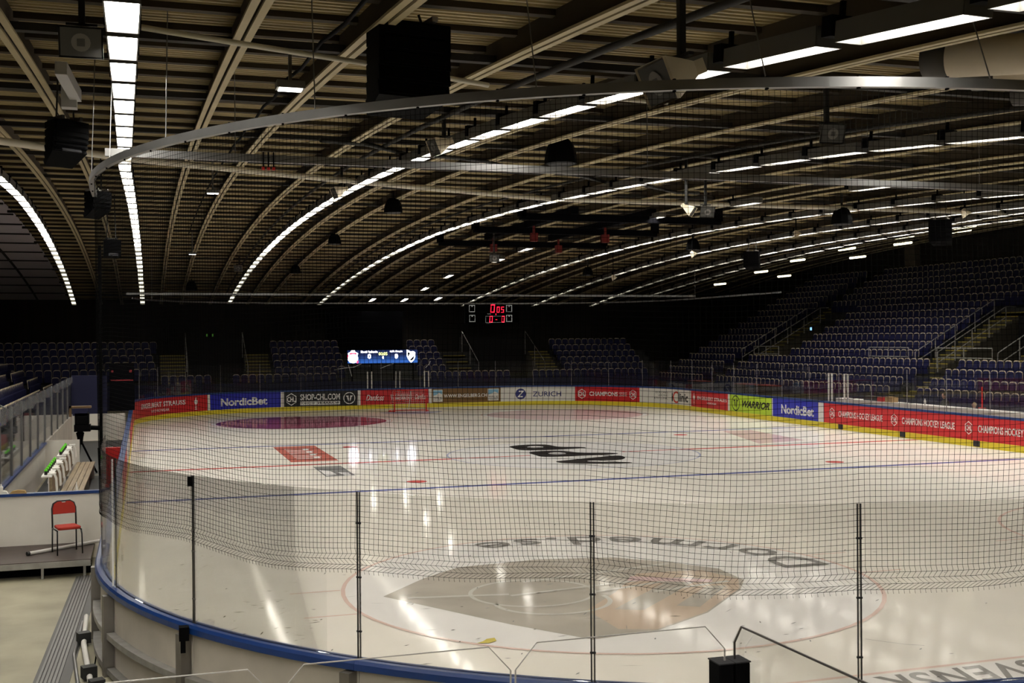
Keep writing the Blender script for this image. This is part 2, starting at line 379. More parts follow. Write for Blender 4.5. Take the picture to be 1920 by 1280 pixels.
# washed-out advert in the nearest face-off circle
dia = [(4.15, 10.15), (5.1, 11.3), (5.9, 12.0), (7.5, 12.2), (8.9, 11.9), (9.7, 11.1), (10.25, 10.3), (10.2, 9.3), (9.8, 8.7), (8.55, 7.45), (7.4, 6.75), (6.35, 6.6), (5.55, 7.75)]
put_poly(mb, dia, G(3), 6)
put_poly(mb, [(6.9, 7.0), (7.4, 6.8), (8.55, 7.5), (9.8, 8.75), (10.15, 9.4), (9.9, 10.3), (8.7, 10.4), (7.8, 9.2), (6.9, 8.2)], G(4), 10)
put_poly(mb, [(7.3, 8.1), (7.7, 7.9), (9.6, 9.7), (9.2, 9.9)], G(5), 6); put_poly(mb, [(8.3, 8.0), (8.6, 7.8), (9.7, 9.0), (9.4, 9.1)], G(5), 6)
ring(mb, G(6), 6.5, 9.6, 1.05, .07, 40, .95, 15); ring(mb, G(6), 6.6, 8.9, .95, .08, 30, .9, 15, pi*.95, 2.05*pi)
for a, b in (((4.5, 9.9), (6.1, 9.6)), ((6.1, 9.5), (8.8, 9.9)), ((7.5, 9.3), (8.9, 9.65)), ((6.6, 10.4), (9.6, 11.0)), ((8.4, 9.0), (9.9, 9.3))):
    d = Vector((b[0]-a[0], b[1]-a[1])).normalized()*.05; put_poly(mb, [(a[0]+d.y, a[1]-d.x), (b[0]+d.y, b[1]-d.x), (b[0]-d.y, b[1]+d.x), (a[0]-d.y, a[1]+d.x)], G(6.5), 15)
put_poly(mb, [(8.3, 9.9), (9.6, 9.3), (9.7, 9.5), (8.5, 10.2)], G(7), 12)
# lettering around the circle, facing away
vsT, fsT = text_geo('Dormed.se', .012, 0, 1.1)
def arc_fn(x, y):
    a = math.radians(-1+108*x); r = 4.3-.9*y
    return (8+r*cos(a), 10+r*sin(a), .012)
mb.add([arc_fn(x, y) for x, y in vsT], fsT, 7)
# lettering behind the near goal line
quad(7.6, 22, 2.95, 3.93, 1, 1)
put_text(mb, 'SVENSK', lambda u, v: (11.2-u, 3.88-v, .004), 0, 2.4, 0, .6, .02, .3, 1.1, 7)
# centre-circle advert: three black strokes
def sm(pts, k=3):
    for _ in range(k):
        q = []
        for i in range(len(pts)):
            a, b = pts[i], pts[(i+1) % len(pts)]
            q += [(.75*a[0]+.25*b[0], .75*a[1]+.25*b[1]), (.25*a[0]+.75*b[0], .25*a[1]+.75*b[1])]
        pts = q
    return pts
def backg(px, py):
    d = cf+cr*((px-960)/FPX)+cu*((640-py)/FPX); t = -CAM.z/d.z; P = CAM+d*t; return P.x, P.y
STROKES = [([(13.64, 33.15), (14.4, 34.1), (15.6, 34.2), (16.6, 33.3), (17.6, 32.25), (19.1, 31.9), (19.9, 31.1), (19.3, 31.4), (17.9, 31.5), (16.3, 31.1), (14.7, 31.2), (13.9, 32.2)], 5),
           ([(15.2, 29.7), (16.0, 30.5), (17.2, 30.6), (18.1, 29.7), (18.8, 28.7), (19.3, 28.5), (19.3, 28.0), (18.2, 28.0), (16.6, 27.9), (15.6, 28.6)], 5),
           ([(16.3, 26.6), (17.2, 27.4), (18.3, 28.0), (19.3, 28.6), (19.35, 27.4), (18.7, 26.5), (19.4, 26.3), (19.35, 25.8), (17.9, 25.7), (16.7, 26.0)], 5)]
HOLES = [[(14.75, 32.9), (15.5, 33.0), (16.3, 32.4), (15.5, 32.1), (14.8, 32.4)], [(16.3, 29.4), (17.0, 29.5), (17.7, 29.0), (17.0, 28.8), (16.4, 29.0)], [(17.5, 26.6), (18.3, 26.9), (19.0, 26.75), (18.3, 26.45)]]
CA = [[(952, 837.2), (975, 834), (1015, 833), (1030, 834), (1048, 838), (1090, 837.5), (1104, 840), (1068, 841.5), (1040, 843.5), (1000, 844.5), (972, 844), (960, 840)],
      [(989, 849), (1000, 846), (1045, 844.5), (1065, 846), (1090, 849), (1140, 848.5), (1163, 850), (1150, 852), (1100, 854), (1060, 856), (1015, 857), (1003, 853)],
      [(1037, 865.3), (1060, 863), (1100, 859), (1140, 855), (1163, 853.5), (1175, 858), (1163, 863), (1120, 863), (1095, 864.5), (1120, 866), (1185, 866), (1185, 869.5), (1060, 869.5)]]
CH = [[(985, 838.3), (1000, 836.2), (1018, 837), (1020, 839), (998, 840)], [(1024, 850), (1040, 847.7), (1060, 849), (1063, 851), (1040, 852)]]
CA_G = [[(13.55, 32.96), (14.45, 34.2), (15.29, 34.02)]]
for poly in CA:
    put_poly(mb, sm([backg(*q) for q in poly], 2), G(5), 5)
for poly in CH: put_poly(mb, sm([backg(*q) for q in poly], 2), G(6.5), 1)
# red advert and grey lettering at the bench side of the neutral zone
put_poly(mb, [(5.2, 36.7), (6.8, 36.7), (6.8, 30.95), (5.2, 30.95)], G(2), 13)
for k in range(4):
    yk = 35.6-1.0*k
    put_poly(mb, [(5.5, yk), (6.45, yk), (6.45, yk-.14), (5.5, yk-.14)], G(4), 1); put_poly(mb, [(5.5, yk-.55), (6.3, yk-.55), (6.3, yk-.68), (5.5, yk-.68)], G(4), 1); put_poly(mb, [(6.15, yk), (6.35, yk), (6.35, yk-.68), (6.15, yk-.68)], G(4.5), 1)
put_poly(mb, [(5.7, 29.3), (6.6, 29.3), (6.6, 26.5), (5.7, 26.5)], G(2), 8); put_poly(mb, [(5.75, 28.3), (6.05, 27.9), (6.1, 26.9), (5.75, 26.7)], G(3), 1); put_poly(mb, [(6.2, 27.5), (6.5, 27.3), (6.5, 26.6), (6.3, 26.6)], G(3), 1)
# dark and rose adverts in the far face-off circles
put_poly(mb, [(8+4.2*cos(a), 49.6+4.2*sin(a)) for a in [2*pi*k/40 for k in range(40)]], G(3), 11)
put_poly(mb, [(22+4.2*cos(a), 49.6+4.2*sin(a)) for a in [2*pi*k/40 for k in range(40)]], G(3), 12)
put_poly(mb, [(23, 30.9), (24.5, 36.6), (25.9, 36.6), (25.4, 31.5)], G(2), 12)
# far goal crease and scuffs, chips and streaks
put_poly(mb, [(14.8+1.8*cos(a), 55.2-1.8*sin(a)) for a in [pi*k/20 for k in range(21)]], G(2), 9)
for k in range(420):
    x = random.uniform(.5, 14); y = random.uniform(1.5, 16)
    if k < 150: x = random.uniform(.3, 3.0); y = random.uniform(5.2, 10.5)
    if xlim(y)+.3 > x: continue
    L = random.choice([.03, .04, .05, .06, .09, .16]); a = random.uniform(-.5, 1.3); w = .005 if L > .1 else .013
    d = Vector((cos(a), sin(a)))*L; e = Vector((-sin(a), cos(a)))*w
    put_poly(mb, [(x-d.x, y-d.y), (x-e.x, y-e.y), (x+d.x, y+d.y), (x+e.x, y+e.y)], G(8), 5 if k % 3 == 0 else 8)
put_poly(mb, [(4.79, 6.93), (4.95, 6.88), (5.08, 6.96), (5.1, 7.12), (4.98, 7.1), (4.9, 7.0)], G(8), 14)
pl = [(9.85, 5.37), (10.01, 5.17), (10.2, 4.95), (10.39, 4.83)]
for a, b in zip(pl, pl[1:]): put_poly(mb, [(a[0], a[1]-.008), (b[0], b[1]-.008), (b[0], b[1]+.008), (a[0], a[1]+.008)], G(8), 8)
for i, f in enumerate(mb.f):            # every painted shape faces up
    if sum(mb.v[f[k-1]][0]*mb.v[f[k]][1]-mb.v[f[k]][0]*mb.v[f[k-1]][1] for k in range(len(f))) < 0: mb.f[i] = f[::-1]
ice = struct('floor_ice', mb, IM, label='ice sheet with painted lines, circles and adverts')

# ------------------------------------------------------------------ rink boards
def board(s0, s1, label, panel=ADW, inner=None, group=None, posts=False, white0=0., white1=0.):
    t = thing('rink_board', label, 'rink board', bp((s0+s1)/2, 0, 0), 0, group)
    off = -t.location
    def P(name, mb, m, parent=t):
        mb.v = [tuple(Vector(v)+off) for v in mb.v]; return obj(name, mb, m, parent)
    e = .006
    a = MB(); sweep(a, s0+e, s1-e, rect(-.045, 0, .24, 1.11)); P('panel', a, panel)
    a = MB(); sweep(a, s0+e, s1-e, rect(-.05, .012, 0, .24)); P('kick_plate', a, KICK)
    a = MB(); sweep(a, s0+.002, s1-.002, [(-.13, 1.11), (-.13, 1.17), (-.11, 1.2), (-.06, 1.2), (-.05, 1.185), (-.03, 1.185), (-.02, 1.2), (.012, 1.2), (.02, 1.19), (.02, 1.11)]); P('cap_rail', a, CAP)
    if white0: a = MB(); sweep(a, s0+e, s0+white0, rect(0, .006, .24, 1.11)); P('joint_strip', a, ADW)
    if white1: a = MB(); sweep(a, s1-white1, s1-e, rect(0, .006, .24, 1.11)); P('joint_strip', a, ADW)
    if posts:
        a = MB(); sweep(a, s0+.02, s1-.02, rect(-.06, -.046, .14, 1.11)); P('back_sheet', a, BW2)
        for s in (s0+.07,):
            a = MB(); q, n = per(s); R = Matrix.Rotation(atan2(n.y, n.x), 3, 'Z')
            a.box(bp(s, -.125, .6), (.12, .11, .98), R); P('post', a, STEEL)
        for z in (.62, .2):
            a = MB(); sweep(a, s0+.13, s1-.01, rect(-.16, -.062, z-.035, z+.035)); P('frame_rail', a, ALU_D)
    return t, off
def panel_fn(s_mid, off, lift=.008, scale=1.):
    return lambda u, v: bp(s_mid+u, lift, v)+off

def hexa(mb, fn, cu_, cv, r, mi=0):
    cut(mb)
    pts = [(cu_+r*sin(pi/3*k)*.92, cv+r*cos(pi/3*k)) for k in range(6)]; q = [(cu_+(a-cu_)*.86, cv+(b-cv)*.86) for a, b in pts]
    mb.add([fn(*p) for p in pts+q], [(k, (k+1) % 6, 6+(k+1) % 6, 6+k) for k in range(6)], mi)
    put_text(mb, 'CHL', fn, cu_-r*.66, cu_+r*.66, cv-r*.42, cv+r*.42, .03, piece=False)
def ostrich(mb, fn, cu_, cv, h):
    cut(mb)
    put_poly(mb, [(cu_-.16*h, cv+.02*h), (cu_-.2*h, cv+.2*h), (cu_-.06*h, cv+.26*h), (cu_-.03*h, cv+.45*h), (cu_+.05*h, cv+.5*h), (cu_+.03*h, cv+.27*h), (cu_+.2*h, cv+.22*h), (cu_+.17*h, cv), (cu_+.03*h, cv-.1*h), (cu_-.03*h, cv-.1*h)], fn)
    for a, b, c, d in ((-.02, .02, -.45, -.1), (-.12, .12, -.5, -.46), (-.1, .1, -.32, -.28)): put_poly(mb, [(cu_+a*h, cv+c*h), (cu_+b*h, cv+c*h), (cu_+b*h, cv+d*h), (cu_+a*h, cv+d*h)], fn)
def warrior_w(mb, fn, cu_, cv, r, ay=1.):
    cut(mb)
    ring(mb, fn, cu_, cv, r, r*.13, 28, ay)
    for k in (-1, 1):
        put_poly(mb, [(cu_+k*.62*r, cv+.42*r*ay), (cu_+k*.12*r, cv+.42*r*ay), (cu_+k*.16*r, cv+.18*r*ay), (cu_+k*.40*r, cv+.2*r*ay)], fn)
        put_poly(mb, [(cu_+k*.36*r, cv+.14*r*ay), (cu_+k*.12*r, cv+.14*r*ay), (cu_+k*.06*r, cv-.5*r*ay), (cu_+k*.22*r, cv-.42*r*ay)], fn)
def titlis(t, off, fn, u0, u1):
    a = MB(); put_poly(a, [(u0, .32), (u1, .32), (u1, 1.04), (u0, 1.04)], fn); b = obj('emblem', a, ADW, t)
    up = lambda u, v: fn(u, v)+Vector((0, -.004, 0))
    a = MB(); w = u1-u0; put_poly(a, [(u0+.05*w, .68), (u0+.35*w, .74), (u0+.62*w, .86), (u0+.95*w, .76), (u0+.95*w, 1.0), (u0+.05*w, 1.0)], up); obj('emblem_sky', a, LSKY, b)
    a = MB(); put_text(a, 'TITLIS', up, u0+.08*w, u1-.08*w, .45, .6, .01); put_text(a, 'ENGELBERG', up, u0+.18*w, u1-.18*w, .37, .42, 0); split_obj('emblem_lettering', a, LK, b)

FAR = [  # s0, s1, panel, label
    (44.0, 50.18, ADR, 'red rink board with white workwear lettering in the curved corner by the benches', 'es1'),
    (50.18, 54.62, ADB, 'blue rink board with bold white lettering between curved red and black ones', 'nb1'),
    (54.62, 59.08, ADK, 'black rink board with white web address and round emblem at the far end', 'shop'),
    (59.08, 63.58, ADR, 'red rink board with script lettering behind the far goal', 'dan'),
    (63.58, 67.92, ADBR, 'brown rink board with white web address and two mountain emblems beside the goal', 'eng'),
    (67.92, 72.54, ADW, 'white rink board with navy lettering and round navy emblem at the far end', 'zur'),
    (72.54, 76.84, ADR, 'red rink board with two white hexagon emblems in the far corner', 'chl'),
    (76.84, 81.69, ADW, 'white rink board with eye clinic lettering in the far corner', 'icl'),
    (81.69, 85.92, ADR, 'red rink board with white workwear lettering beside the lime-green board', 'es2'),
    (85.92, 90.31, ADG, 'lime-green rink board with black lettering and circled emblem', 'war'),
    (90.31, 94.78, ADB, 'blue rink board with bold white lettering beside the lime-green board', 'nb2'),
    (94.78, 112.0, ADR, 'long red rink board with repeated white league lettering along the side', 'long')]
for s0, s1, pm, lab, kind in FAR:
    w0 = .0; w1 = 0.
    if kind in ('nb1', 'shop', 'dan', 'war'): w0 = .19
    if kind == 'nb2': w1 = .42; w0 = .1
    if kind == 'dan': w1 = .2
    t, off = board(s0, s1, lab, pm, white0=w0, white1=w1)
    mid = (s0+s1)/2; fn = panel_fn(mid, off); a = MB(); h = s1-s0
    if kind == 'es1':
        put_text(a, 'ENGELBERT STRAUSS', fn, -2.9, 1.55, .66, .92, .025); put_text(a, 'WORKWEAR', fn, -1.55, .25, .40, .54, .01); ostrich(a, fn, 2.3, .68, .68)
    elif kind == 'nb1' or kind == 'nb2':
        put_text(a, 'NordicBet', fn, -1.35, 1.45, .42, .86, .03)
    elif kind == 'shop':
        hexa(a, fn, -1.62, .67, .36); put_text(a, 'SHOP-CHL.COM', fn, -1.1, 1.2, .60, .96, .02)
        cut(a); put_poly(a, [(-1.1, .32), (1.2, .32), (1.2, .53), (-1.1, .53)], fn); warrior_w(a, fn, 1.75, .67, .35)
        b = MB(); f2 = panel_fn(mid, off, .013); put_text(b, 'POWERED BY', f2, -1.05, -.25, .36, .49, .01); put_text(b, 'WARRIOR', f2, -.1, 1.15, .36, .49, .03, .3); split_obj('sublettering', b, LK, t)
    elif kind == 'dan':
        put_text(a, 'Danfoss', fn, -1.75, -.65, .48, .84, .01, .4); put_text(a, 'ENGINEERING', fn, -.25, 1.05, .70, .82, 0); put_text(a, 'TOMORROW', fn, -.25, 1.05, .52, .66, .02)
        put_text(a, 'Danfoss', fn, 1.2, 1.98, .52, .80, .01, .4)
    elif kind == 'eng':
        put_text(a, 'WWW.ENGELBERG.CH', fn, -1.42, 1.28, .56, .76, .012); titlis(t, off, fn, -2.1, -1.5); titlis(t, off, fn, 1.34, 2.05)
    elif kind == 'zur':
        put_text(a, 'ZURICH', fn, -.3, 1.45, .52, .82, .005)
        b = MB(); disc(b, fn, -1.05, .68, .33); e_ = obj('emblem', b, LN, t)
        b = MB(); put_text(b, 'Z', panel_fn(mid, off, .013), -1.27, -.83, .48, .88, .02, .25); obj('emblem_letter', b, LW, e_)
        obj('lettering', a, LN, t); a = None
    elif kind == 'chl':
        hexa(a, fn, -1.72, .68, .3); hexa(a, fn, 1.68, .68, .3); put_text(a, 'CHAMPIONS', fn, -1.25, .62, .56, .82, .03); put_text(a, 'HOCKEY', fn, .68, 1.25, .71, .81, .01); put_text(a, 'LEAGUE', fn, .68, 1.25, .57, .67, .01)
    elif kind == 'icl':
        b = MB(); put_text(b, "EUROPE'S", fn, -1.15, -.1, .84, .95, 0); put_text(b, 'LEADING', fn, -.95, -.1, .67, .78, 0); put_text(b, 'EYE CLINIC', fn, -1.25, -.1, .5, .61, 0)
        put_text(b, 'i', fn, .25, .38, .42, .88, .03); put_text(b, 'linic', fn, .95, 2.05, .42, .92, .03); split_obj('lettering', b, LK, t)
        ring(a, fn, .72, .66, .34, .1, 20, 1, 0, .9, 2*pi-.9); obj('emblem', a, LR, t); a = None
    elif kind == 'es2':
        ostrich(a, fn, -1.75, .68, .66); put_text(a, 'ENGELBERT STRAUSS', fn, -1.35, 2.0, .66, .84, .02); put_text(a, 'WORKWEAR', fn, -.25, .85, .46, .56, .01)
    elif kind == 'war':
        warrior_w(a, fn, -1.35, .68, .42, .95); put_text(a, 'WARRIOR', fn, -.7, 2.0, .5, .86, .04, .35); split_obj('lettering', a, LK, t); a = None
    elif kind == 'long':
        for k in range(4):
            u0 = -8.3+4.42*k
            a = MB(); hexa(a, fn, u0+.35, .68, .25); obj('emblem', a, LW, t); a = MB(); put_text(a, 'CHAMPIONS HOCKEY LEAGUE', fn, u0+.85, u0+4.0, .55, .82, .02); obj('lettering', a, LW, t); a = None
            a2 = MB(); sweep(a2, s0+1.15+4.3*k, s0+1.5+4.3*k, rect(.012, .02, .02, .24)); a2.v = [tuple(Vector(v)+off) for v in a2.v]; obj('drain_plate', a2, GRIL, t)
    if a is not None: split_obj('lettering', a, LW, t)
# boards on the bench side and near end
LEFT = [(1.65, 6.2, BW, 'white rink board beside the red chair platform'), (6.2, 12.5, BW, 'white bench-side rink board nearest the red chair'), (12.5, 19.5, ADR, 'red bench-side rink board in front of the wooden bench'),
        (19.5, 26.5, BW, 'white bench-side rink board by the camera tripod'), (26.5, 34.5, ADR, 'red bench-side rink board past the camera tripod'), (34.5, 44.0, ADR, 'red bench-side rink board leading to the curved corner')]
for s0, s1, pm, lab in LEFT: board(s0, s1, lab, pm)
POSTS = [1.65, -.05, -1.95, -4.24, -6.59, -8.83, -11.06, -13.3, -15.5]
NB = ['where the corner starts beside the black platform', 'at the bend beside the aluminium track', 'ending at the white glass joint', 'with black latch on its cap',
      'in front of the first chamfered railing pane', 'in front of the second chamfered railing pane', 'before the black railing clamps', 'below the faded goal-line lettering']
for k in range(len(POSTS)-1):
    board(POSTS[k+1], POSTS[k], 'white curved rink board with blue cap, '+NB[k], BW, posts=True)
s = POSTS[-1]; REST = PERIM+POSTS[-1]
k = 0; ss = 112.0
while ss < REST-1:
    e = min(ss+8, REST); board(ss, e, 'plain white rink board outside the picture at the goal end', BW, group='plain white boards at the goal end'); ss = e

# ------------------------------------------------------------------ rink glass
GT = 2.74
def glass_pane(s0, s1, label, m, group=None, post=ALU, post_r=.014, near=False):
    t = thing('rink_glass', label, 'rink glass', bp(s0, -.04, 1.2), 0, group); off = -t.location
    a = MB(); sweep(a, s0+.02, s1-.02, rect(-.046, -.034, 1.2, GT)); a.v = [tuple(Vector(v)+off) for v in a.v]; obj('pane', a, m, t)
    a = MB()
    if near:
        for d in (-.014, .014): a.box(bp(s0+d, -.04, (1.19+GT)/2)+off, (.010, .012, GT-1.19), Matrix.Rotation(atan2(per(s0)[1].y, per(s0)[1].x), 3, 'Z'))
        for z in (1.45, 1.95, 2.45): a.box(bp(s0, -.04, z)+off, (.016, .05, .016), Matrix.Rotation(atan2(per(s0)[1].y, per(s0)[1].x), 3, 'Z'))
    else: a.box(bp(s0, -.04, (1.2+GT)/2)+off, (post_r*2, post_r*2, GT-1.2))
    obj('post', a, post, t); return t
DPOST = mat('dark_post', (.03, .03, .035), .4, .5)
NG = ['beside the black platform', 'at the bend by the red chair', 'with a bright white post edge', 'with a black top clamp on its post', 'between the first two dark slim posts', 'over the faded diamond advert', 'with the tall dark post above the railing clamps', 'at the goal end beside the last dark post']
for k in range(len(POSTS)-1):
    t = glass_pane(POSTS[k], POSTS[k+1], 'clear rink glass pane '+NG[k], GL_NEAR, None, ALU if k < 4 else DPOST, near=True)
    if k == 3:
        s = POSTS[k]; a = MB(); off = -t.location; a.box(bp(s+.01, -.07, 2.68)+off, (.05, .05, .1)); obj('clamp', a, BLK, t); a = MB(); a.box(bp(s-.02, -.17, 1.12)+off, (.1, .12, .14)); a.box(bp(s-.05, -.2, 1.03)+off, (.05, .05, .2)); obj('latch', a, BLK, t)
    if k == 2:
        a = MB(); a.box(bp(POSTS[2], -.075, 1.97)-t.location, (.02, .02, 1.52)); obj('edge_strip', a, LW, t)
s = 44.0; k = 0
while s < 110:
    e = s+2.36; where = 'far end' if s < 77 else 'long red side'
    glass_pane(s, e, 'clear rink glass pane standing on the boards of the '+where, GL_FAR, 'rink glass along the '+where, mat('pale_post', (.16, .15, .16), .5), .012); s = e
# pale twin gate posts behind the goal and by the timekeepers
for nm, xs, fixed in (('behind the far goal', (13.05, 13.3, 14.75, 15.0, 16.5, 16.75), 0), ('beside the timekeepers', (36.3, 36.05, 35.1, 34.85), 1)):
    for k in range(0, len(xs), 2):
        t = thing('gate_post_frame', ['pale twin gate posts '+nm+', first pair from the benches', 'pale twin gate posts '+nm+', middle pair', 'pale twin gate posts '+nm+', pair nearest the brown board'][k//2] if not fixed else ['pale twin gate posts beside the blue board end', 'pale twin gate posts over the long red board'][k//2], 'gate post', (xs[k], RL+.06, 1.2) if not fixed else (RW+.06, xs[k], 1.2), 0, None)
        d = xs[k+1]-xs[k]
        for q in (0, d):
            a = MB(); a.bx(-.03+(q if not fixed else 0), .03+(q if not fixed else 0), -.03+(q if fixed else 0), .03+(q if fixed else 0), 0, 1.0 if not fixed else 1.25); obj('post', a, mat('gate_white', (.55, .53, .5), .5), t)

# ------------------------------------------------------------------ safety net and its rails
RAILZ = 6.25
def net_off(z): return -.13
mb = MB(); S0, S1 = -1.1, -15.2; SP = .0475
NV = int((S0-S1)/SP); NH = int((RAILZ-2.1)/SP)
def strand(pts, r=.0020):
    n = len(pts); vs = []; fs = []
    for i, p in enumerate(pts):
        t = (pts[min(i+1, n-1)]-pts[max(i-1, 0)]).normalized(); a = t.cross(Vector((.3, .5, .8))).normalized(); b = t.cross(a)
        vs += [p+r*a, p+r*(-.5*a+.87*b), p+r*(-.5*a-.87*b)]
    for i in range(n-1):
        for j in range(3): fs.append((3*i+j, 3*i+(j+1) % 3, 3*i+3+(j+1) % 3, 3*i+3+j))
    mb.add(vs, fs)
grid = []
for i in range(NV+1):
    s = S0-i*SP; colp = []
    dp = min(abs(s-q) for q in POSTS); sgn = 1
    for j in range(NH+1):
        f = j/NH                                     # 0 at the rail, 1 at the lower edge
        z = RAILZ-.06-(RAILZ-2.13)*f
        sag = .05*f*min(1, dp/1.0) + .035*sin(s*1.3+f*3)*f
        ds = .03*sin(s*2.1+f*9)*f + .05*sin(s*.9+j*.05)*f
        kick = 0.
        if j > NH-4: kick = (.012 if j % 2 else -.012)*(j-NH+4)
        o = -.13-.03*sin(s*1.7)*f
        colp.append(bp(s+ds+kick, o, z-sag))
    grid.append(colp)
for colp in grid:
    step = [colp[j] for j in range(0, NH-6, 3)]+colp[NH-6:]
    last = step[-1]; step.append(last+Vector((.006, 0, -.035)))
    strand(step)
for j in range(0, NH+1):
    strand([grid[i][j] for i in range(0, NV+1)])
net = tag(obj('safety_net', mb, NETM), 'black square-mesh safety net hanging from the curved silver rail over near glass', 'safety net')
mb = MB(); t = thing('net_rail', 'silver curved net rail bending around the rink corner overhead', 'net rail')
sweep(mb, .9, -16.5, rect(-.16, -.10, RAILZ-.042, RAILZ+.042), .3); obj('rail', mb, ALU, t)
mb = MB(); s = .2
while s > -16:
    mb.box(bp(s, -.13, RAILZ), (.02, .03, .11)); s -= .75
obj('clip', mb, BLK, t)
for k, s in enumerate((-.4, -2.2, -3.9, -6.2, -8.4, -10.3, -12.2)):
    mb = MB(); P = bp(s, -.13, RAILZ); q = Vector((P.x+.05, P.y+.6, zl(P.y)+1.0)); mb.tube([P, q], .006, 6); obj('suspension_cable', mb, ALU, t)
def cross_rail(name, label, y, z, x0, x1, h=.11, w=.07, m=ALU):
    t = thing(name, label, 'net rail', (x0, y, z)); a = MB(); a.bx(0, x1-x0, -w/2, w/2, -h/2, h/2); obj('rail', a, m, t)
    for k in range(3):
        xx = (x1-x0)*(.27+.36*k); a = MB(); a.bx(xx, xx+.55, -w/2-.012, w/2+.012, -h/2-.004, h/2+.004); obj('joint_plate', a, STEEL, t)
    for k in range(5):
        xx = (x1-x0)*(.06+.22*k); a = MB(); a.tube([(xx, 0, h/2), (xx, 0, zl(y)+.9-z)], .006, 6); obj('suspension_cable', a, ALU, t)
cross_rail('net_rail', 'straight silver net rail crossing the whole rink overhead', 9.2, 4.154+.1555*17.15, .02, 30)
cross_rail('net_rail', 'thin straight silver rail crossing below the roof at the far end', 50.4, 4.154+.0388*58.3, -.3, 30, .1, .06)
mb = MB(); t = thing('net_rail', 'thin curved silver rail below the roof above the far boards', 'net rail')
sweep(mb, 43, 91, rect(-.16, -.1, 6.2, 6.28), .6); obj('rail', mb, ALU, t)
for k, s in enumerate((46, 55, 64, 73, 82)):
    a = MB(); P = bp(s, -.13, 6.25); a.tube([P, (P.x, P.y, zl(P.y)+1.0)], .008, 6); obj('suspension_cable', a, ALU, t)

# ------------------------------------------------------------------ ceiling strip lights
def make_fixture():
    t = thing('strip_light', '', 'ceiling light'); L = 1.52; w = .13
    a = MB(); a.bx(-w, w, -L/2, L/2, .05, .1)
    for sx in (-1, 1): a.add([(sx*w, -L/2, -.08), (sx*(w+.012), -L/2, -.08), (sx*(w+.012), L/2, -.08), (sx*w, L/2, -.08), (sx*w, -L/2, .1), (sx*(w+.012), -L/2, .1), (sx*(w+.012), L/2, .1), (sx*w, L/2, .1)], [(0, 1, 2, 3), (4, 7, 6, 5), (0, 4, 5, 1), (1, 5, 6, 2), (2, 6, 7, 3), (3, 7, 4, 0)])
    for sy in (-1, 1): a.bx(-w, w, sy*L/2-.012, sy*L/2+.012, -.08, .1)
    obj('housing', a, HOUS, t)
    a = MB(); a.bx(-w+.002, w-.002, -L/2+.014, L/2-.014, .0, .02); obj('diffuser', a, LAMPM, t)
    a = MB(); a.bx(-w-.03, w+.03, L/2+.03, L/2+.17, -.02, .16); a.bx(-.02, .02, L/2+.08, L/2+.12, .16, .3); obj('bracket', a, BLK, t)
    return t
def interp(tab, y):
    if y <= tab[0][0]: return tab[0][1]
    for (a, xa), (b, xb) in zip(tab, tab[1:]):
        if y <= b: return xa+(xb-xa)*(y-a)/(b-a)
    return tab[-1][1]
ROWS = [('A', [(14, -2.9), (29, -2.96), (48, -3.35), (70, -3.75)], -12.6, 70, 'strip light in the row bordering the pale ceiling panels'),
        ('B', [(2, .38), (10, .27), (20, .13), (70, .42)], -12.92, 70, 'strip light in the straight row above the bench-side boards'),
        ('C', [(-1, 6.46), (3, 6.19), (10, 6.07), (22, 6.0), (70, 5.86)], -11.66, 70, 'strip light in the third row from the pale ceiling panels'),
        ('D', [(7, 13.79), (10.5, 13.25), (16, 13.0), (26, 12.45), (38, 12.0), (70, 11.84)], -11.06, 70, 'strip light in the fourth row from the pale ceiling panels'),
        ('F', [(18, 23.86), (27, 23.0), (36, 22.4), (70, 22.1)], -3.5, 70, 'strip light in the first full row past the broken row'),
        ('G', [(29, 27.5), (45, 27.0), (70, 27.4)], -3.5, 70, 'strip light in the second full row past the broken row'),
        ('H', [(23, 29.0), (30, 30.4), (54, 31.1), (70, 31.9)], -3.5, 70, 'strip light in the third full row past the broken row'),
        ('I', [(-20, 34.1), (80, 34.1)], 24, 64.8, 'strip light in the last row, right before the side stand')]
fx = make_fixture(); first = True
DIFF = [c for c in fx.children if c.name.startswith('diffuser')][0].data
DIFF_M = DIFF.copy(); DIFF_M.materials[0] = LAMP_M; DIFF_D = DIFF.copy(); DIFF_D.materials[0] = LAMP_D; PITCHY = 1.765
for nm, tab, ya, yb, lab in ROWS:
    y = ya+PITCHY/2
    while y < yb:
        x = interp(tab, y); z = zl(y)+(min(.33, max(0, (60-y)*.015)) if nm == 'I' else 0); slope = -.0031*(y-34.3)
        o = fx if first else dup(fx); first = False
        x2 = interp(tab, y+.5); o.location = (x, y, z); o.rotation_euler = (math.atan(slope), 0, -atan2(x2-x, .5)*.9)
        o['label'] = lab; o['group'] = 'strip lights, row '+nm
        if y > 46: [c for c in o.children if c.name.startswith('diffuser')][0].data = DIFF_D if y > 54 else DIFF_M  # lamp glow stepped down towards the far end to darken its stand
        y += PITCHY
BR = [(15.05, 67.6), (17.24, 67.6), (19.4, 66.9), (17.35, 62.2), (17.31, 56.1), (17.99, 48.5), (17.82, 43.6), (18.09, 29.8), (18.61, 24.0), (18.98, 18.1)]
for x, y in BR:
    o = dup(fx); o.location = (x, y, zl(y)); o.rotation_euler = (math.atan(-.0031*(y-34.3)), 0, 0); o['label'] = 'single strip light hanging apart in the broken row'; o['group'] = 'single strip lights of the broken row'
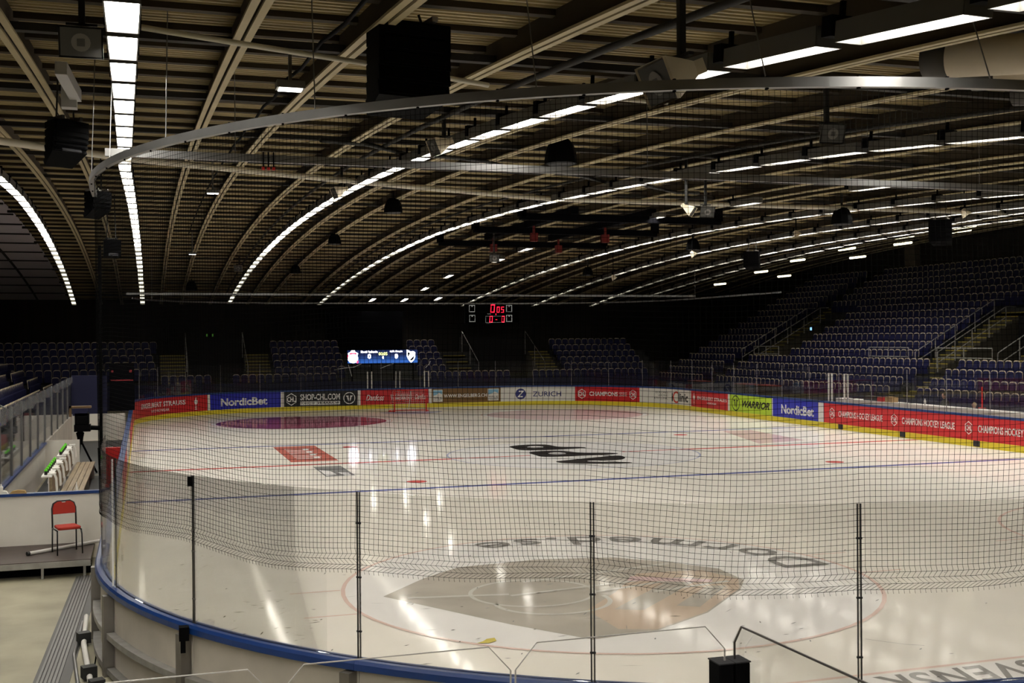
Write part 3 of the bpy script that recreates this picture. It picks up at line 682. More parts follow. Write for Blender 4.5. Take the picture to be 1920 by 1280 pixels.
# yellowish tubes along the side stand
def back_x(px, py, x):
    d = cf+cr*((px-960)/FPX)+cu*((640-py)/FPX); return CAM+d*((x-CAM.x)/d.x)
tube0 = None
for row, x, tops in (('R1', 38.2, [(62.3, 7.72), (56.8, 8.25), (52.5, 8.7), (47.4, 9.0), (42.3, 9.3), (37.7, 9.45), (33.9, 9.4), (30, 9.35)]), ('R2', 41.4, [(59.3, 8.14), (51.0, 8.83), (46.7, 9.3), (41.9, 9.6), (36.5, 9.62), (31.5, 9.6)])):
    for k, (y, z) in enumerate(tops):
        z = min(z, zl(y)+lift(x)+.35)
        lab = 'yellowish tube light above the side stand, row nearer the ice' if row == 'R1' else 'yellowish tube light above the side stand, row nearer the wall'
        if tube0 is None:
            tube0 = thing('tube_light', lab, 'ceiling light', (x, y, z), 0, 'tube lights above side stand '+row)
            a = MB(); a.bx(-.08, .08, -.78, .78, .05, .12); a.bx(-.02, .02, -.5, -.46, .12, .5); a.bx(-.02, .02, .46, .5, .12, .5); obj('housing', a, HOUS, tube0)
            a = MB(); a.tube([(0, -.76, 0), (0, .76, 0)], .07, 10); obj('tube', a, TUBEM, tube0, True)
        else:
            o = dup(tube0, (x, y, z), 0, lab, 'tube lights above side stand '+row)
# small flood lamps between girders
for k, (P, lab, s) in enumerate((((2.26, 6.22, 7.22), 'small bright square flood lamp between girders nearest the hung black loudspeaker', 1.), ((2.27, 23.0, 8.0), 'small flood lamp between girders above the straight net rail', 1.), ((2.55, 43.9, 7.9), 'small flood lamp between girders towards the far end', 1.))):
    t = thing('flood_lamp', lab, 'ceiling lamp', P); a = MB(); a.bx(-.17*s, .17*s, -.11, .11, 0, .09); a.bx(-.02, .02, -.02, .02, .09, zl(P[1])+.5-P[2]); obj('housing', a, HOUS, t)
    a = MB(); a.bx(-.14*s, .14*s, -.09, .09, -.012, 0); obj('lens', a, SPOTM, t)

# ------------------------------------------------------------------ pipes and cables under the roof
def pipe(name, label, pts, r, m, cat='pipe'):
    a = MB(); a.tube(pts, r, 10); return tag(obj(name, a, m, None, True), label, cat)
pipe('roof_pipe', 'long pale pipe slanting across below the roof to the row of lights', [(-6, 13.5, 7.85), (-2.1, 15.9, 8.0), (.2, 18.3, 8.12), (6, 21.9, 8.28), (12.4, 24.9, 8.38), (29.5, 24.8, 8.38)], .075, PALE)
pipe('roof_pipe', 'short pale pipe under the roof beside the first strip lights', [(.42, 3.5, 7.15), (1.5, 3.9, 7.15), (2.8, 4.35, 7.15), (4.4, 4.9, 7.12)], .03, PALE)
pipe('roof_pipe', 'short pale pipe near the hung black loudspeaker', [(5.8, 6.8, 7.5), (7.7, 6.95, 7.5)], .03, PALE)
pipe('power_cable', 'thick black cable running lengthwise beside the hung loudspeaker', [(2.31+.25*sin(.0), y, zl(y)+.12+.03*sin(y*2)) for y in [q*1.5-2 for q in range(30)]], .022, BLK, 'cable')
pipe('cable_tray', 'dark cable conduit following the third row of lights', [(5.55, y, zl(y)+.32) for y in [q*3-5 for q in range(25)]], .045, TIE, 'conduit')
pipe('cable_tray', 'dark cable conduit following the fourth row of lights', [(interp(ROWS[3][1], y)-.45, y, zl(y)+.3) for y in [q*3-3 for q in range(24)]], .04, TIE, 'conduit')
pipe('power_cable', 'thick black cable sagging across beyond the straight net rail', [(4.2, 14+.3*q, zl(14+.3*q)+.35-.0*q) if False else (4+1.1*q, 15.5+.75*q, zl(15.5+.75*q)+.25+.06*sin(q*2.2)) for q in range(13)], .05, RUB, 'cable')

# ------------------------------------------------------------------ loudspeakers
def line_array(P, w, n, rz, label, grille=False, bend=.06, hang=True):
    t = thing('line_array_speaker', label, 'loudspeaker', P, rz); h = w*.3; z = 0; y = 0; tilt = 0.
    for k in range(n):
        a = MB(); R = Matrix.Rotation(tilt, 3, 'X'); hh = w*1.05/n*(1.0)
        c = Vector((0, y, z-hh/2)); poly = [(-w/2, -w*.36), (w/2, -w*.36), (w*.40, w*.36), (-w*.40, w*.36)]
        vs = [c+R @ Vector((px_, py_, s_*hh*.49)) for s_ in (-1, 1) for px_, py_ in poly]
        a.add(vs, [(0, 3, 2, 1), (4, 5, 6, 7), (0, 1, 5, 4), (1, 2, 6, 5), (2, 3, 7, 6), (3, 0, 4, 7)])
        a.box(c+R @ Vector((0, -w*.37, 0)), (w*.86, .02, hh*.7), R)
        cab = obj('cabinet', a, BLK, t)
        if grille and k == n-1:
            b = MB(); b.box(c+R @ Vector((w*.05, -w*.385, 0)), (w*.55, .02, hh*.86), R); obj('grille', b, GRIL, cab)
        z -= hh*cos(tilt); y -= hh*sin(tilt)*.6; tilt -= bend
    a = MB(); a.bx(-w*.34, w*.34, -w*.05, w*.05, .0, .06); a.bx(-w*.3, -w*.22, -w*.4, w*.42, .02, .07); a.bx(w*.22, w*.3, -w*.4, w*.42, .02, .07); obj('flying_frame', a, STEEL if not grille else RUB, t)
    zz = zl(P[1])+.5-P[2]
    if zz > .1:
        for q in (-.25, .25):
            a = MB(); a.tube([(q*w, 0, .06), (q*w*.8, 0, zz)], .016, 6); obj('chain', a, RUB, t)
    return t
line_array((3.17, 3.85, 7.42), .80, 5, .18, 'large black loudspeaker cluster hung above the curved net rail', bend=.05)
line_array((-.60, 10.8, 7.50), .56, 6, .55, 'black line array loudspeaker hung below a grey bracket by the benches', True, .10)
line_array((-.55, 21.8, 7.8), .55, 5, .75, 'black line array loudspeaker hung just past the end of the curved rail', bend=.12)
line_array((-.5, 32.3, 7.5), .55, 5, .2, 'black loudspeaker cluster hung third along the bench side', True, .03)
line_array((27.14, 25.5, 8.15), .78, 5, -.8, 'black line array loudspeaker hung before the side stand, nearer one')
line_array((26.94, 38.2, 7.98), .72, 5, -.8, 'black line array loudspeaker hung before the side stand, farther one')
def cluster(P, w, label):
    t = thing('dome_speaker', label, 'loudspeaker', P)
    a = MB(); a.lathe([(w*.5, -.42*w), (w*.5, -.3*w), (w*.46, -.05*w), (w*.38, .18*w), (w*.24, .33*w), (w*.05, .36*w)], (0, 0, 0), n=10); obj('cabinet', a, BLK, t)
    a = MB(); a.lathe([(w*.40, -.45*w), (w*.44, -.42*w)], (0, 0, 0), n=10); obj('grille', a, GRIL, t)
    a = MB(); a.bx(-.03, .03, -.03, .03, .3*w, max(zl(P[1])+.5-P[2], .4*w)); obj('hanger', a, RUB, t)
cluster((9.24, 15.5, 8.25), .72, 'black dome loudspeaker hung above the joint of the straight rail')
cluster((8.44, 29.4, 8.6), .62, 'black dome loudspeaker hung above the middle of the ice')
cluster((8.48, 42.0, 8.55), .58, 'black dome loudspeaker hung beside the third light row')
cluster((8.36, 54.7, 7.98), .58, 'black dome loudspeaker hung nearest the far end by the third row')
cluster((3.2, 62.6, 7.4), .7, 'black dome loudspeaker hung above the far blue board')
cluster((22.7, 24.9, 8.15), .72, 'black dome loudspeaker hung among the lights nearest the side stand')
cluster((23.44, 37.2, 8.2), .62, 'black dome loudspeaker hung past the black hanging bars')
cluster((23.48, 49.8, 7.75), .58, 'black dome loudspeaker hung farthest beyond the hanging bars')
def horn(P, rz, tilt, sz, label, dark=False):
    t = thing('horn_speaker', label, 'horn loudspeaker', P, rz); R = Matrix.Rotation(tilt, 3, 'X'); m = HORND if dark else HORN
    a = MB(); prof = [(.5, .38, -.5), (.5, .38, -.44), (.32, .25, -.05), (.13, .13, .3), (.13, .13, .5)]; vs = []
    for hx, hz, y in prof: vs += [R @ Vector((sx*hx*sz, y*sz, sz_*hz*sz)) for sx, sz_ in ((-1, -1), (1, -1), (1, 1), (-1, 1))]
    a.add(vs, [(4*i+j, 4*i+(j+1) % 4, 4*i+4+(j+1) % 4, 4*i+4+j) for i in range(4) for j in range(4)]+[(16, 19, 18, 17)]); obj('flare', a, m, t)
    a = MB(); a.add([R @ Vector((sx*.46*sz, -.47*sz, s_*.34*sz)) for sx, s_ in ((-1, -1), (1, -1), (1, 1), (-1, 1))], [(0, 1, 2, 3)]); obj('mouth', a, HORND, t)
    a = MB(); vs = [R @ Vector((.22*sz*cos(2*pi*k/16), -.485*sz, .22*sz*sin(2*pi*k/16))) for k in range(16)]; a.add(vs, [tuple(range(16))]); o_ = obj('throat', a, mat('throat_grey', (.16, .15, .14), .5), t)
    a = MB(); vs = [R @ Vector((q*sz, -.49*sz, r_*sz)) for q, r_ in ((-.09, -.09), (.09, -.09), (.09, .09), (-.09, .09))]; a.add(vs, [(0, 1, 2, 3)]); obj('dust_cap', a, HORND, o_)
    a = MB(); a.bx(-.03, .03, .0, .06, .3*sz, max(.4*sz, zl(P[1])+.5-P[2])); a.bx(-.36*sz, .36*sz, 0, .05, .28*sz, .34*sz); obj('bracket', a, RUB, t); return t
horn((-.02, 3.8, 7.08), 0, .5, .40, 'dark square horn loudspeaker hung beside the first strip lights', True)
horn((5.02, 1.15, 6.45), -1.5, .4, .50, 'large beige horn loudspeaker hung by the curved net rail')
horn((9.69, 5.95, 7.02), -.1, .4, .36, 'grey square horn loudspeaker facing the near stand', True)
horn((13.2, 17.3, 7.28), .9, .6, .34, 'beige horn loudspeaker above the hanging bars, turned aside'); horn((13.75, 17.4, 7.28), -.2, .5, .36, 'grey square horn loudspeaker above the hanging bars', True)
horn((5.54, 11.5, 7.56), -1.4, .4, .40, 'beige horn loudspeaker hung at the third light row'); horn((5.47, 22, 8.05), -1.4, .4, .4, 'small beige horn loudspeaker farther along the third light row')
horn((13.83, 35.6, 7.4), -.2, .5, .42, 'grey horn loudspeaker below the hanging bars', True); horn((5.2, 52.5, 7.9), -.3, .4, .45, 'small beige horn loudspeaker near the far rail')
def can(P, label):
    t = thing('white_floodlight', label, 'floodlight', P); a = MB(); a.lathe([(.06, -.1), (.16, .14)], (0, 0, 0), (.5, -.3, -.8), 12); obj('shade', a, HORN, t)
    a = MB(); a.bx(-.015, .015, -.015, .015, .1, max(.2, zl(P[1])+.3-P[2])); obj('stem', a, BLK, t)
can((24, 47.5, 7.3), 'white cone floodlight hung before the far lights, smallest'); can((23.0, 36.4, 7.72), 'white cone floodlight hung beside the row before the side stand'); can((25.06, 31.5, 8.2), 'white cone floodlight hung past the black hanging bars'); can((24.49, 21.1, 7.9), 'white cone floodlight nearest the side stand')
# fabric ducts
DD = Vector((.5, -1.21, -.1)).normalized()
for k, (P, r, L, lab) in enumerate((((9.05, 3.0, 7.29), .22, 3.2, 'largest beige round air duct under the roof'), ((9.62, 2.9, 7.14), .2, 3.2, 'second beige round air duct, behind the largest'), ((10.2, 2.9, 7.0), .2, 3.2, 'last beige round air duct in the group'))):
    t = thing('air_duct', lab, 'air duct', P); q = Vector((.62, -1.0, -.12)).normalized()
    a = MB(); a.tube([q*.28, q*L], r, 28); obj('cover', a, DUCT, t, True); a = MB(); a.tube([q*0, q*.3], r*.97, 28); obj('end_collar', a, mat('duct_end', (.05, .045, .04), .7), t, True)
    for d in (.6, 2.2): a = MB(); a.tube([q*d+Vector((0, 0, r)), q*d+Vector((0, 0, zl(P[1])+1.3-P[2]))], .008, 6); obj('hanger', a, ALU, t)
t = thing('ceiling_bracket', 'light grey steel bracket above the bench-side loudspeaker', 'bracket', (-.42, 7.1, 7.43)); a = MB()
a.prism([(0, 0), (1.7, .0), (1.7, .16), (0, .16)], (-.07, 0, 0), (.05, .99, .0), (0, .1, 1), .14); obj('arm', a, mat('bracket_grey', (.45, .45, .46), .5, .3), t)
a = MB(); a.bx(-.1, .1, 1.55, 1.75, -.1, .25); obj('end_plate', a, mat('bracket_grey', (.45, .45, .46)), t)
t = thing('cable_hooks', 'three short black hooks with red tips under the straight rail', 'hook', (2.2, 9.1, 6.7))
for k in range(3):
    a = MB(); a.bx(.075*k, .075*k+.02, -.02, .02, -.02, .2); h_ = obj('hook', a, BLK, t); a = MB(); a.bx(.075*k-.012, .075*k+.032, -.025, .025, -.06, -.02); obj('tip', a, REDP, h_)
# black hanging bars with red hoists
for k, (x0, x1, y, z, lab) in enumerate(((13.05, 20.85, 29.9, 8.38, 'long black hanging bar with upturned ends, nearest of three'), (12.8, 20.6, 34.9, 8.38, 'long black hanging bar with upturned ends, middle of three'), (12.7, 20.5, 40.1, 8.28, 'long black hanging bar with upturned ends, farthest of three'))):
    t = thing('hanging_bar', lab, 'lighting bar', (x0, y, z)); a = MB(); a.bx(0, x1-x0, -.1, .1, -.12, .12); obj('bar', a, BLK2, t)
    for q in (.07, x1-x0-.07): a = MB(); a.bx(q-.14, q+.14, -.1, .1, .0, .55); obj('end_upright', a, BLK2, t)
for k, (x, lab) in enumerate(((15.0, 'black lengthwise beam joining the hanging bars, bench side'), (18.0, 'black lengthwise beam joining the hanging bars, stand side'))):
    t = thing('support_beam', lab, 'lighting bar', (x, 29.9, 8.55)); a = MB(); a.bx(-.12, .12, -.3, 10.6, -.06, .2); obj('beam', a, BLK2, t)
    for q in (4.2, 9.6):
        a = MB(); a.bx(-.13, .13, q-.12, q+.12, -.66, -.34); a.bx(-.04, .04, q-.04, q+.04, -.4, 0); obj('hoist', a, CREDM, t)

# ------------------------------------------------------------------ stands
def stairs(mbs, mbn, fn, n, x0, tread, z0, rise, y0, y1):
    for k in range(n):
        for h in range(2):
            a = x0+tread*(k+h*.5); zz = z0+rise*(k+h*.5)
            fn(mbs, a, a+tread*.5, y0, y1, FZ, zz+rise*.5); fn(mbn, a-.005, a+.05, y0, y1, zz+rise*.5-.05, zz+rise*.5+.006)
# side stand (rows climb away from the ice along +x)
T, RI, NR = .75, .41, 17
sx = lambda k: 33.5+T*k
sfz = lambda k: .92+RI*k
ms = MB(); vom = MB()
for k in range(NR):
    segs = [(24, 35.7), (37.1, 54.4), (55.8, 63)]
    if 4 <= k <= 10: segs = [(38.9, 51.0), (55.8, 63)]
    for y0, y1 in segs: ms.bx(sx(k)-.45, sx(k)+.3, y0, y1, FZ, sfz(k))
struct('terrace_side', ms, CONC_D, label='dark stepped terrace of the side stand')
ms = MB(); mn = MB(); F = lambda m, x0, x1, y0, y1, z0, z1: m.bx(x0, x1, y0, y1, z0, z1)
stairs(ms, mn, F, 4, sx(0)-.45, T, .5, RI, 35.7, 37.1); stairs(ms, mn, F, 13, sx(4)-.45, T, sfz(3), RI, 37.25, 38.8)
stairs(ms, mn, F, 4, sx(0)-.45, T, .5, RI, 54.4, 55.8); stairs(ms, mn, F, 13, sx(4)-.45, T, sfz(3), RI, 54.3, 55.7)
stairs(ms, mn, F, 7, sx(4)-.45, T, sfz(3), RI, 31.9, 33.3)
struct('trim_2', ms, STEP, label='concrete stair flights of the side stand'); struct('trim_3', mn, NOSE, label='yellow stair nosings of the side stand')
ms = MB()
for y0, y1 in ((33.3, 37.2), (51.1, 54.2)):
    ms.bx(sx(4)-.5, sx(11), y0, y0+.06, FZ, sfz(4)+.1); ms.bx(sx(10)-.1, sx(10), y0, y1, FZ, sfz(10)); ms.bx(sx(4)-.45, sx(10), y0, y1, sfz(3)-.05, sfz(3))
struct('wall_vomitory', ms, WALL2)
def rail(name, label, pts_list, r=.025, m=None):
    t = thing(name, label, 'handrail', pts_list[0][0]); off = Vector(pts_list[0][0])
    for k, pts in enumerate(pts_list):
        a = MB(); a.tube([Vector(p)-off for p in pts], r, 6); obj('rail' if k == 0 else 'post', a, m or ALU_D, t)
def stair_rail(y, k0, k1, label):
    A = Vector((sx(k0)-.3, y, sfz(k0)+.75)); B = Vector((sx(k1)-.1, y, sfz(k1)+.85)); L = [[A, B, B+Vector((.6, 0, 0))]]
    for f in (0, .25, .5, .75, 1): Q = A.lerp(B, f); L.append([Q-Vector((0, 0, .95)), Q])
    L.append([A-Vector((0, 0, .5)), B-Vector((0, 0, .5))]); rail('stair_rail', label, L)
stair_rail(38.85, 4, 10, 'grey stair handrail rising beside the nearer stairway of the side stand'); stair_rail(37.2, 4, 9, 'grey handrail on the dark side of the nearer stairway')
stair_rail(54.25, 4, 10, 'grey stair handrail rising beside the farther stairway of the side stand'); stair_rail(55.75, 4, 10, 'grey handrail on the far side of the farther stairway'); stair_rail(33.2, 4, 10, 'grey stair handrail at the picture edge of the side stand')
def guard(y0, y1, k, label):
    x = sx(k)-.42; z = sfz(k); L = [[(x, y0, z+.95), (x, y1, z+.95)], [(x, y0, z+.5), (x, y1, z+.5)]]
    for f in (0, .5, 1): y = y0+(y1-y0)*f; L.append([(x, y, z), (x, y, z+.95)])
    rail('guard_rail', label, L)
guard(33.4, 37.1, 4, 'grey guard rail in front of the nearer dark entrance'); guard(51.2, 54.1, 4, 'grey guard rail in front of the farther dark entrance'); guard(39.2, 42.4, 4, 'grey guard rail before the empty seats beside the stairway')
# dark fronts of the stands
def flat(name, label, cat, mbx, m, group=None): return tag(obj(name, mbx, m), label, cat, group)
a = MB(); a.bx(32.85, 32.95, 24, 62, FZ, 1.28); flat('stand_front', 'navy cloth front below the first row of the side stand', 'stand front', a, NAVY)
a = MB(); a.bx(-4, 33, 61.2, 61.3, FZ, 1.55); flat('stand_front', 'navy front panel below the end stand seats', 'stand front', a, NAVY)
# end stand (rows climb along +y)
ey = lambda k: 62.3+T*k
efz = lambda k: 1.2+.4*k
ms = MB()
for k in range(6):
    for x0, x1 in ([(-8.5, 1.35), (8, 21.4), (26.9, 34)] if k else [(-8.5, 4.5), (5.3, 23.6), (24.3, 34)]): ms.bx(x0, x1, ey(k)-.45, ey(k)+.3, FZ, efz(k))
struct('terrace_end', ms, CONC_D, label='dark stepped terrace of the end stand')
ms = MB(); mn = MB(); F2 = lambda m, a0, a1, x0, x1, z0, z1: m.bx(x0, x1, a0, a1, z0, z1)
for x0, x1 in ((1.4, 2.9), (6.5, 8.0), (19.4, 20.9), (25.5, 26.9)): stairs(ms, mn, F2, 5, ey(1)-.45, T, efz(0), .4, x0, x1)
struct('trim_4', ms, STEP, label='stair flights of the end stand'); struct('trim_5', mn, NOSE, label='yellow stair nosings of the end stand')
ms = MB(); ms.bx(2.9, 6.5, 66.8, 66.9, FZ, 4.2); ms.bx(20.9, 25.5, 66.8, 66.9, FZ, 4.2)
struct('wall_entrance', ms, WALL2)
for x, lab in ((2.95, 'thin pale rail at the first dark entrance, corner side'), (6.45, 'thin pale rail at the first dark entrance, goal side'), (20.95, 'thin pale rail at the second dark entrance, goal side'), (25.45, 'thin pale rail at the second dark entrance, corner side')):
    rail('entrance_rail', lab, [[(x, 62.5, 2.6), (x, 66.5, 4.6)], [(x, 62.5, 1.3), (x, 62.5, 2.6)], [(x, 64.5, 2.2), (x, 64.5, 3.6)], [(x, 66.5, 3), (x, 66.5, 4.6)]], .02)
# bench-side stand (rows climb along -x)
bxk = lambda k: -4.3-T*k
bfz = lambda k: .95+.38*k
ms = MB()
for k in range(8):
    for y0, y1 in ((24, 52.2), (53.6, 60.5)): ms.bx(bxk(k)-.3, bxk(k)+.45, y0, y1, FZ, bfz(k))
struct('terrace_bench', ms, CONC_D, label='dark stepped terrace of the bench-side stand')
ms = MB(); mn = MB(); F3 = lambda m, a0, a1, y0, y1, z0, z1: m.bx(-a0-7.7, -a1-7.7, y0, y1, z0, z1)
stairs(ms, mn, F3, 7, -3.85, T, .5, .38, 52.2, 53.6); struct('trim_6', ms, STEP, label='stairs of the bench-side stand'); struct('trim_7', mn, NOSE, label='yellow stair nosings of the bench-side stand')
rail('stair_rail', 'pale steel handrail slanting before the bench-side stand', [[(-5.8, 33.5, 2.95), (-3.6, 33.5, 1.75)], [(-4.6, 33.5, 1.1), (-4.6, 33.5, 2.3)], [(-5.8, 33.5, 2.2), (-3.6, 33.5, 1.1)]], .025, ALU)

# seats
def seat_meshes():
    a = MB(); arc = [(-.2, .0), (-.205, .22), (-.19, .34), (-.15, .40), (-.08, .425), (.08, .425), (.15, .40), (.19, .34), (.205, .22), (.2, .0)]
    a.prism(arc, (0, 0, .42), (1, 0, 0), (0, .12, .99), .03); back = a.mesh('backrest', SEATM)
    a = MB(); a.tube([(x, .12*z-.012, .42+.99*z) for x, z in arc], [.013, .015, .020, .027, .031, .031, .027, .020, .015, .013], 4); rim = a.mesh('rim', RIMM)
    a = MB(); a.prism([(-.2, 0), (.2, 0), (.19, .34), (.12, .38), (-.12, .38), (-.19, .34)], (0, -.07, .14), (1, 0, 0), (0, -.05, .99), .05); a.bx(-.2, .2, -.11, .0, .50, .525, 0); pan = a.mesh('seat_pan', SEATM)
    a = MB(); a.bx(-.215, -.19, -.06, .02, 0, .5); a.bx(.19, .215, -.06, .02, 0, .5); st = a.mesh('bracket', GRIL)
    return {'backrest': back, 'rim': rim, 'seat_pan': pan, 'bracket': st}
SM = seat_meshes()
ORD = 'first second third fourth fifth sixth seventh eighth ninth tenth eleventh twelfth thirteenth fourteenth fifteenth sixteenth seventeenth'.split()
seats = []
def row_y(y0, y1):
    n = int((y1-y0)/.485); return [y0+.24+.485*i for i in range(n)]
for k in range(NR):
    segs = [(26.5, 35.6, 'near the picture edge'), (37.2, 54.2, 'between the stairways'), (55.9, 62.5, 'past the far stairway')]
    if 4 <= k <= 10: segs = [(38.95, 51.0, 'between the stairways'), (55.9, 62.5, 'past the far stairway')]
    for y0, y1, nm in segs:
        for y in row_y(y0, y1): seats.append(((sx(k), y, sfz(k)), pi*.5+pi, 'navy folding seat with pale rim, %s row of the side stand %s' % (ORD[k], nm), 'side stand seats, %s row %s' % (ORD[k], nm), k))
for k in range(6):
    segs = [(-6.4-.6*k, 1.3, 'beside the benches'), (8.1, 12.6, 'before the screen'), (17.0, 19.4, 'past the screen'), (27, 33, 'in the far corner')]
    if k == 0: segs = [(-4.6, -2.9, 'beside the benches'), (1.4, 4.4, 'beside the first entrance'), (5.5, 12.2, 'before the screen'), (17.2, 23.4, 'past the screen'), (24.5, 33, 'in the far corner')]
    for x0, x1, nm in segs:
        for x in row_y(x0, x1): seats.append(((x, ey(k), efz(k)), 0., 'navy folding seat with pale rim, %s row of the end stand %s' % (ORD[k], nm), 'end stand seats, %s row %s' % (ORD[k], nm), k))
for k in range(8):
    for y0, y1, nm in ((25, 52.0, 'before the gap'), (53.8, 60, 'past the gap')):
        for y in row_y(y0, y1): seats.append(((bxk(k), y, bfz(k)), pi*.5, 'navy folding seat with pale rim, %s row of the bench-side stand %s' % (ORD[k], nm), 'bench-side stand seats, %s row %s' % (ORD[k], nm), k))
vis = []; rest = []
for s_ in seats:
    P = Vector(s_[0])+Vector((0, 0, .6)); q = project(P)
    if q is None or not (-20 < q[0] < 1935 and q[1] > 0): continue
    hidden = s_[0][0] < 0 and s_[0][1] < 50 and (q[0] < 12 or s_[4] < 0)
    vis.append((q[2]+(8 if s_[0][0] < -3 and s_[0][1] < 61 else 0), s_))
vis.sort(key=lambda a: a[0])
for d, (P, rz, lab, grp, k) in vis[:300]:
    t = thing('stadium_seat', lab, 'seat', P, rz, grp)
    for nm in ('backrest', 'rim', 'seat_pan', 'bracket'): link(nm, SM[nm], t)
mb = MB(); tmpl = []
for nm, mi in (('backrest', 0), ('rim', 1), ('seat_pan', 0)):
    me = SM[nm]; tmpl.append(([v.co.copy() for v in me.vertices], [tuple(p.vertices) for p in me.polygons], mi))
for d, (P, rz, lab, grp, k) in vis[300:]:
    R = Matrix.Rotation(rz, 3, 'Z'); O = Vector(P)
    for vs, fs, mi in tmpl: mb.add([O+R @ v for v in vs], fs, mi)
tag(obj('stadium_seats', mb, [SEATM, RIMM]), 'remaining rows of navy folding seats with pale rims in the darker stands', 'seat', None, 'stuff')

# ------------------------------------------------------------------ far end: screen, scoreboard, drapes, signs
def sgn(name, label, cat, x0, x1, y, z0, z1, depth, m):
    t = thing(name, label, cat, (x0, y, z0)); a = MB(); a.bx(0, x1-x0, 0, depth, 0, z1-z0); obj('cabinet', a, m, t)
    return t, (lambda u, v, o=0.: (u*(x1-x0), -.006-.004*o, v*(z1-z0)))
def led_mat():
    m = bpy.data.materials.new('led_blue'); m.use_nodes = True; nt = m.node_tree; b = nt.nodes['Principled BSDF']; b.inputs['Base Color'].default_value = (.01, .01, .02, 1)
    tc = nt.nodes.new('ShaderNodeTexCoord'); sp = nt.nodes.new('ShaderNodeSeparateXYZ'); r = nt.nodes.new('ShaderNodeValToRGB')
    nt.links.new(tc.outputs['Generated'], sp.inputs[0]); nt.links.new(sp.outputs[2], r.inputs[0])
    e = r.color_ramp.elements; e[0].color = (.03, .14, .55, 1); e[0].position = .05; e[1].color = (.006, .018, .09, 1); e[1].position = .6
    nt.links.new(r.outputs[0], b.inputs['Emission Color']); b.inputs['Emission Strength'].default_value = 1.0; return m
E_W = emis('led_white', (.95, .93, 1), 9.0); E_R = emis('led_red', (1, .02, .06), 5.0); E_Y = emis('led_yellow', (.95, 1, .35), 2.5); E_RD = emis('digit_red', (1, .015, .05), 2.2)
E_LINE = emis('board_outline', (.8, .8, .75), .25); E_SKY = emis('led_violet', (.5, .45, 1), 2.5)
t, fn = sgn('led_screen', 'lit blue video screen with score and two club crests', 'screen', 12.3, 16.68, 61.4, 2.64, 3.44, .25, BLK)
a = MB(); a.add([fn(0, 0), fn(1, 0), fn(1, 1), fn(0, 1)], [(0, 1, 2, 3)]); scr = obj('picture', a, led_mat(), t)
F = lambda u, v: fn(u, v, 1); F2_ = lambda u, v: fn(u, v, 2); F3_ = lambda u, v: fn(u, v, 3)
a = MB(); put_text(a, 'Malmö Redhawks', F, .19, .425, .80, .96, .01); put_text(a, 'KalPa Kuopio', F, .60, .78, .80, .96, .01); put_text(a, '0', F, .285, .33, .34, .72, .03); put_text(a, '0', F, .67, .715, .34, .72, .03); put_text(a, '1', F, .494, .512, .34, .52, .02); split_obj('score_lettering', a, E_W, t)
a = MB(); put_text(a, '00:05', F, .44, .565, .60, .84, .03); obj('clock', a, E_Y, t)
a = MB(); put_poly(a, [(.005, .78), (.05, .9), (.05, .99), (.105, .99), (.105, .9), (.15, .78), (.14, .6), (.15, .35), (.13, .1), (.08, .02), (.03, .1), (.005, .3), (.015, .6)], F); c_ = obj('crest', a, E_W, t)
a = MB(); put_poly(a, [(.03, .62), (.03, .82), (.125, .82), (.125, .62), (.1, .7), (.055, .7)], F2_); put_poly(a, [(.125, .02), (.15, .02), (.152, .2), (.13, .25)], F2_); put_poly(a, [(.006, .4), (.018, .6), (.012, .7), (.003, .6)], F2_); obj('crest_red', a, E_R, c_)
a = MB(); put_poly(a, [(.845, 1.02), (.9, .86), (.935, .9), (.965, .8), (.965, .45), (.945, .2), (.905, .02), (.87, .2), (.845, .5)], F); c_ = obj('crest', a, E_W, t)
a = MB(); put_poly(a, [(.857, .84), (.89, .76), (.868, .42), (.857, .55)], F2_); put_poly(a, [(.886, .24), (.952, .56), (.95, .40), (.925, .2), (.9, .14)], F2_); put_text(a, 'IFK', F3_, .9, .93, .2, .3, .01); obj('crest_dark', a, BLK, c_)
a = MB()
for x in (.3, 1.5, 2.9, 4.1): a.bx(x-.04, x+.04, .05, .2, -2.5, 0)
obj('support', a, BLK, t)
t, fn = sgn('scoreboard', 'black hanging scoreboard with red digits', 'scoreboard', 21.05, 24.9, 66.0, 5.12, 6.45, .3, BLK)
F = lambda u, v: fn(u, v, 1)
SEG = {'0': 'abcdef', '5': 'afgcd', '-': 'g'}
def digit(a, ch, u, v, w, h, sl=.12):
    tk = .2*w
    def q(x0, x1, y0, y1): put_poly(a, [(u+(x+sl*y)*w, v+y*h) for x, y in ((x0, y0), (x1, y0), (x1, y1), (x0, y1))], F)
    D = {'a': (0, 1, .88, 1), 'b': (.8, 1, .5, 1), 'c': (.8, 1, 0, .5), 'd': (0, 1, 0, .12), 'e': (0, .2, 0, .5), 'f': (0, .2, .5, 1), 'g': (0, 1, .44, .56)}
    for s_ in SEG[ch]: q(*D[s_])
a = MB(); 
for dg in (('0', .46, .55, .075, .42), ('0', .575, .55, .05, .30), ('5', .655, .55, .05, .30), ('0', .44, .05, .055, .33), ('0', .66, .05, .055, .33), ('-', .55, .07, .03, .24)):
    a = MB(); digit(a, *dg); obj('digit', a, E_RD, t)
a = MB(); put_poly(a, [(.555, .42), (.57, .42), (.57, .5), (.555, .5)], F); obj('dot', a, E_RD, t)
a = MB()
for u in (.07, .75):
    for v in (.08, .58):
        for x0, x1, y0, y1 in ((0, .11, 0, .03), (0, .11, .32, .35), (0, .012, 0, .35), (.098, .11, 0, .35), (.045, .065, .26, .32)): put_poly(a, [(u+x0, v+y0), (u+x1, v+y0), (u+x1, v+y1), (u+x0, v+y1)], F)
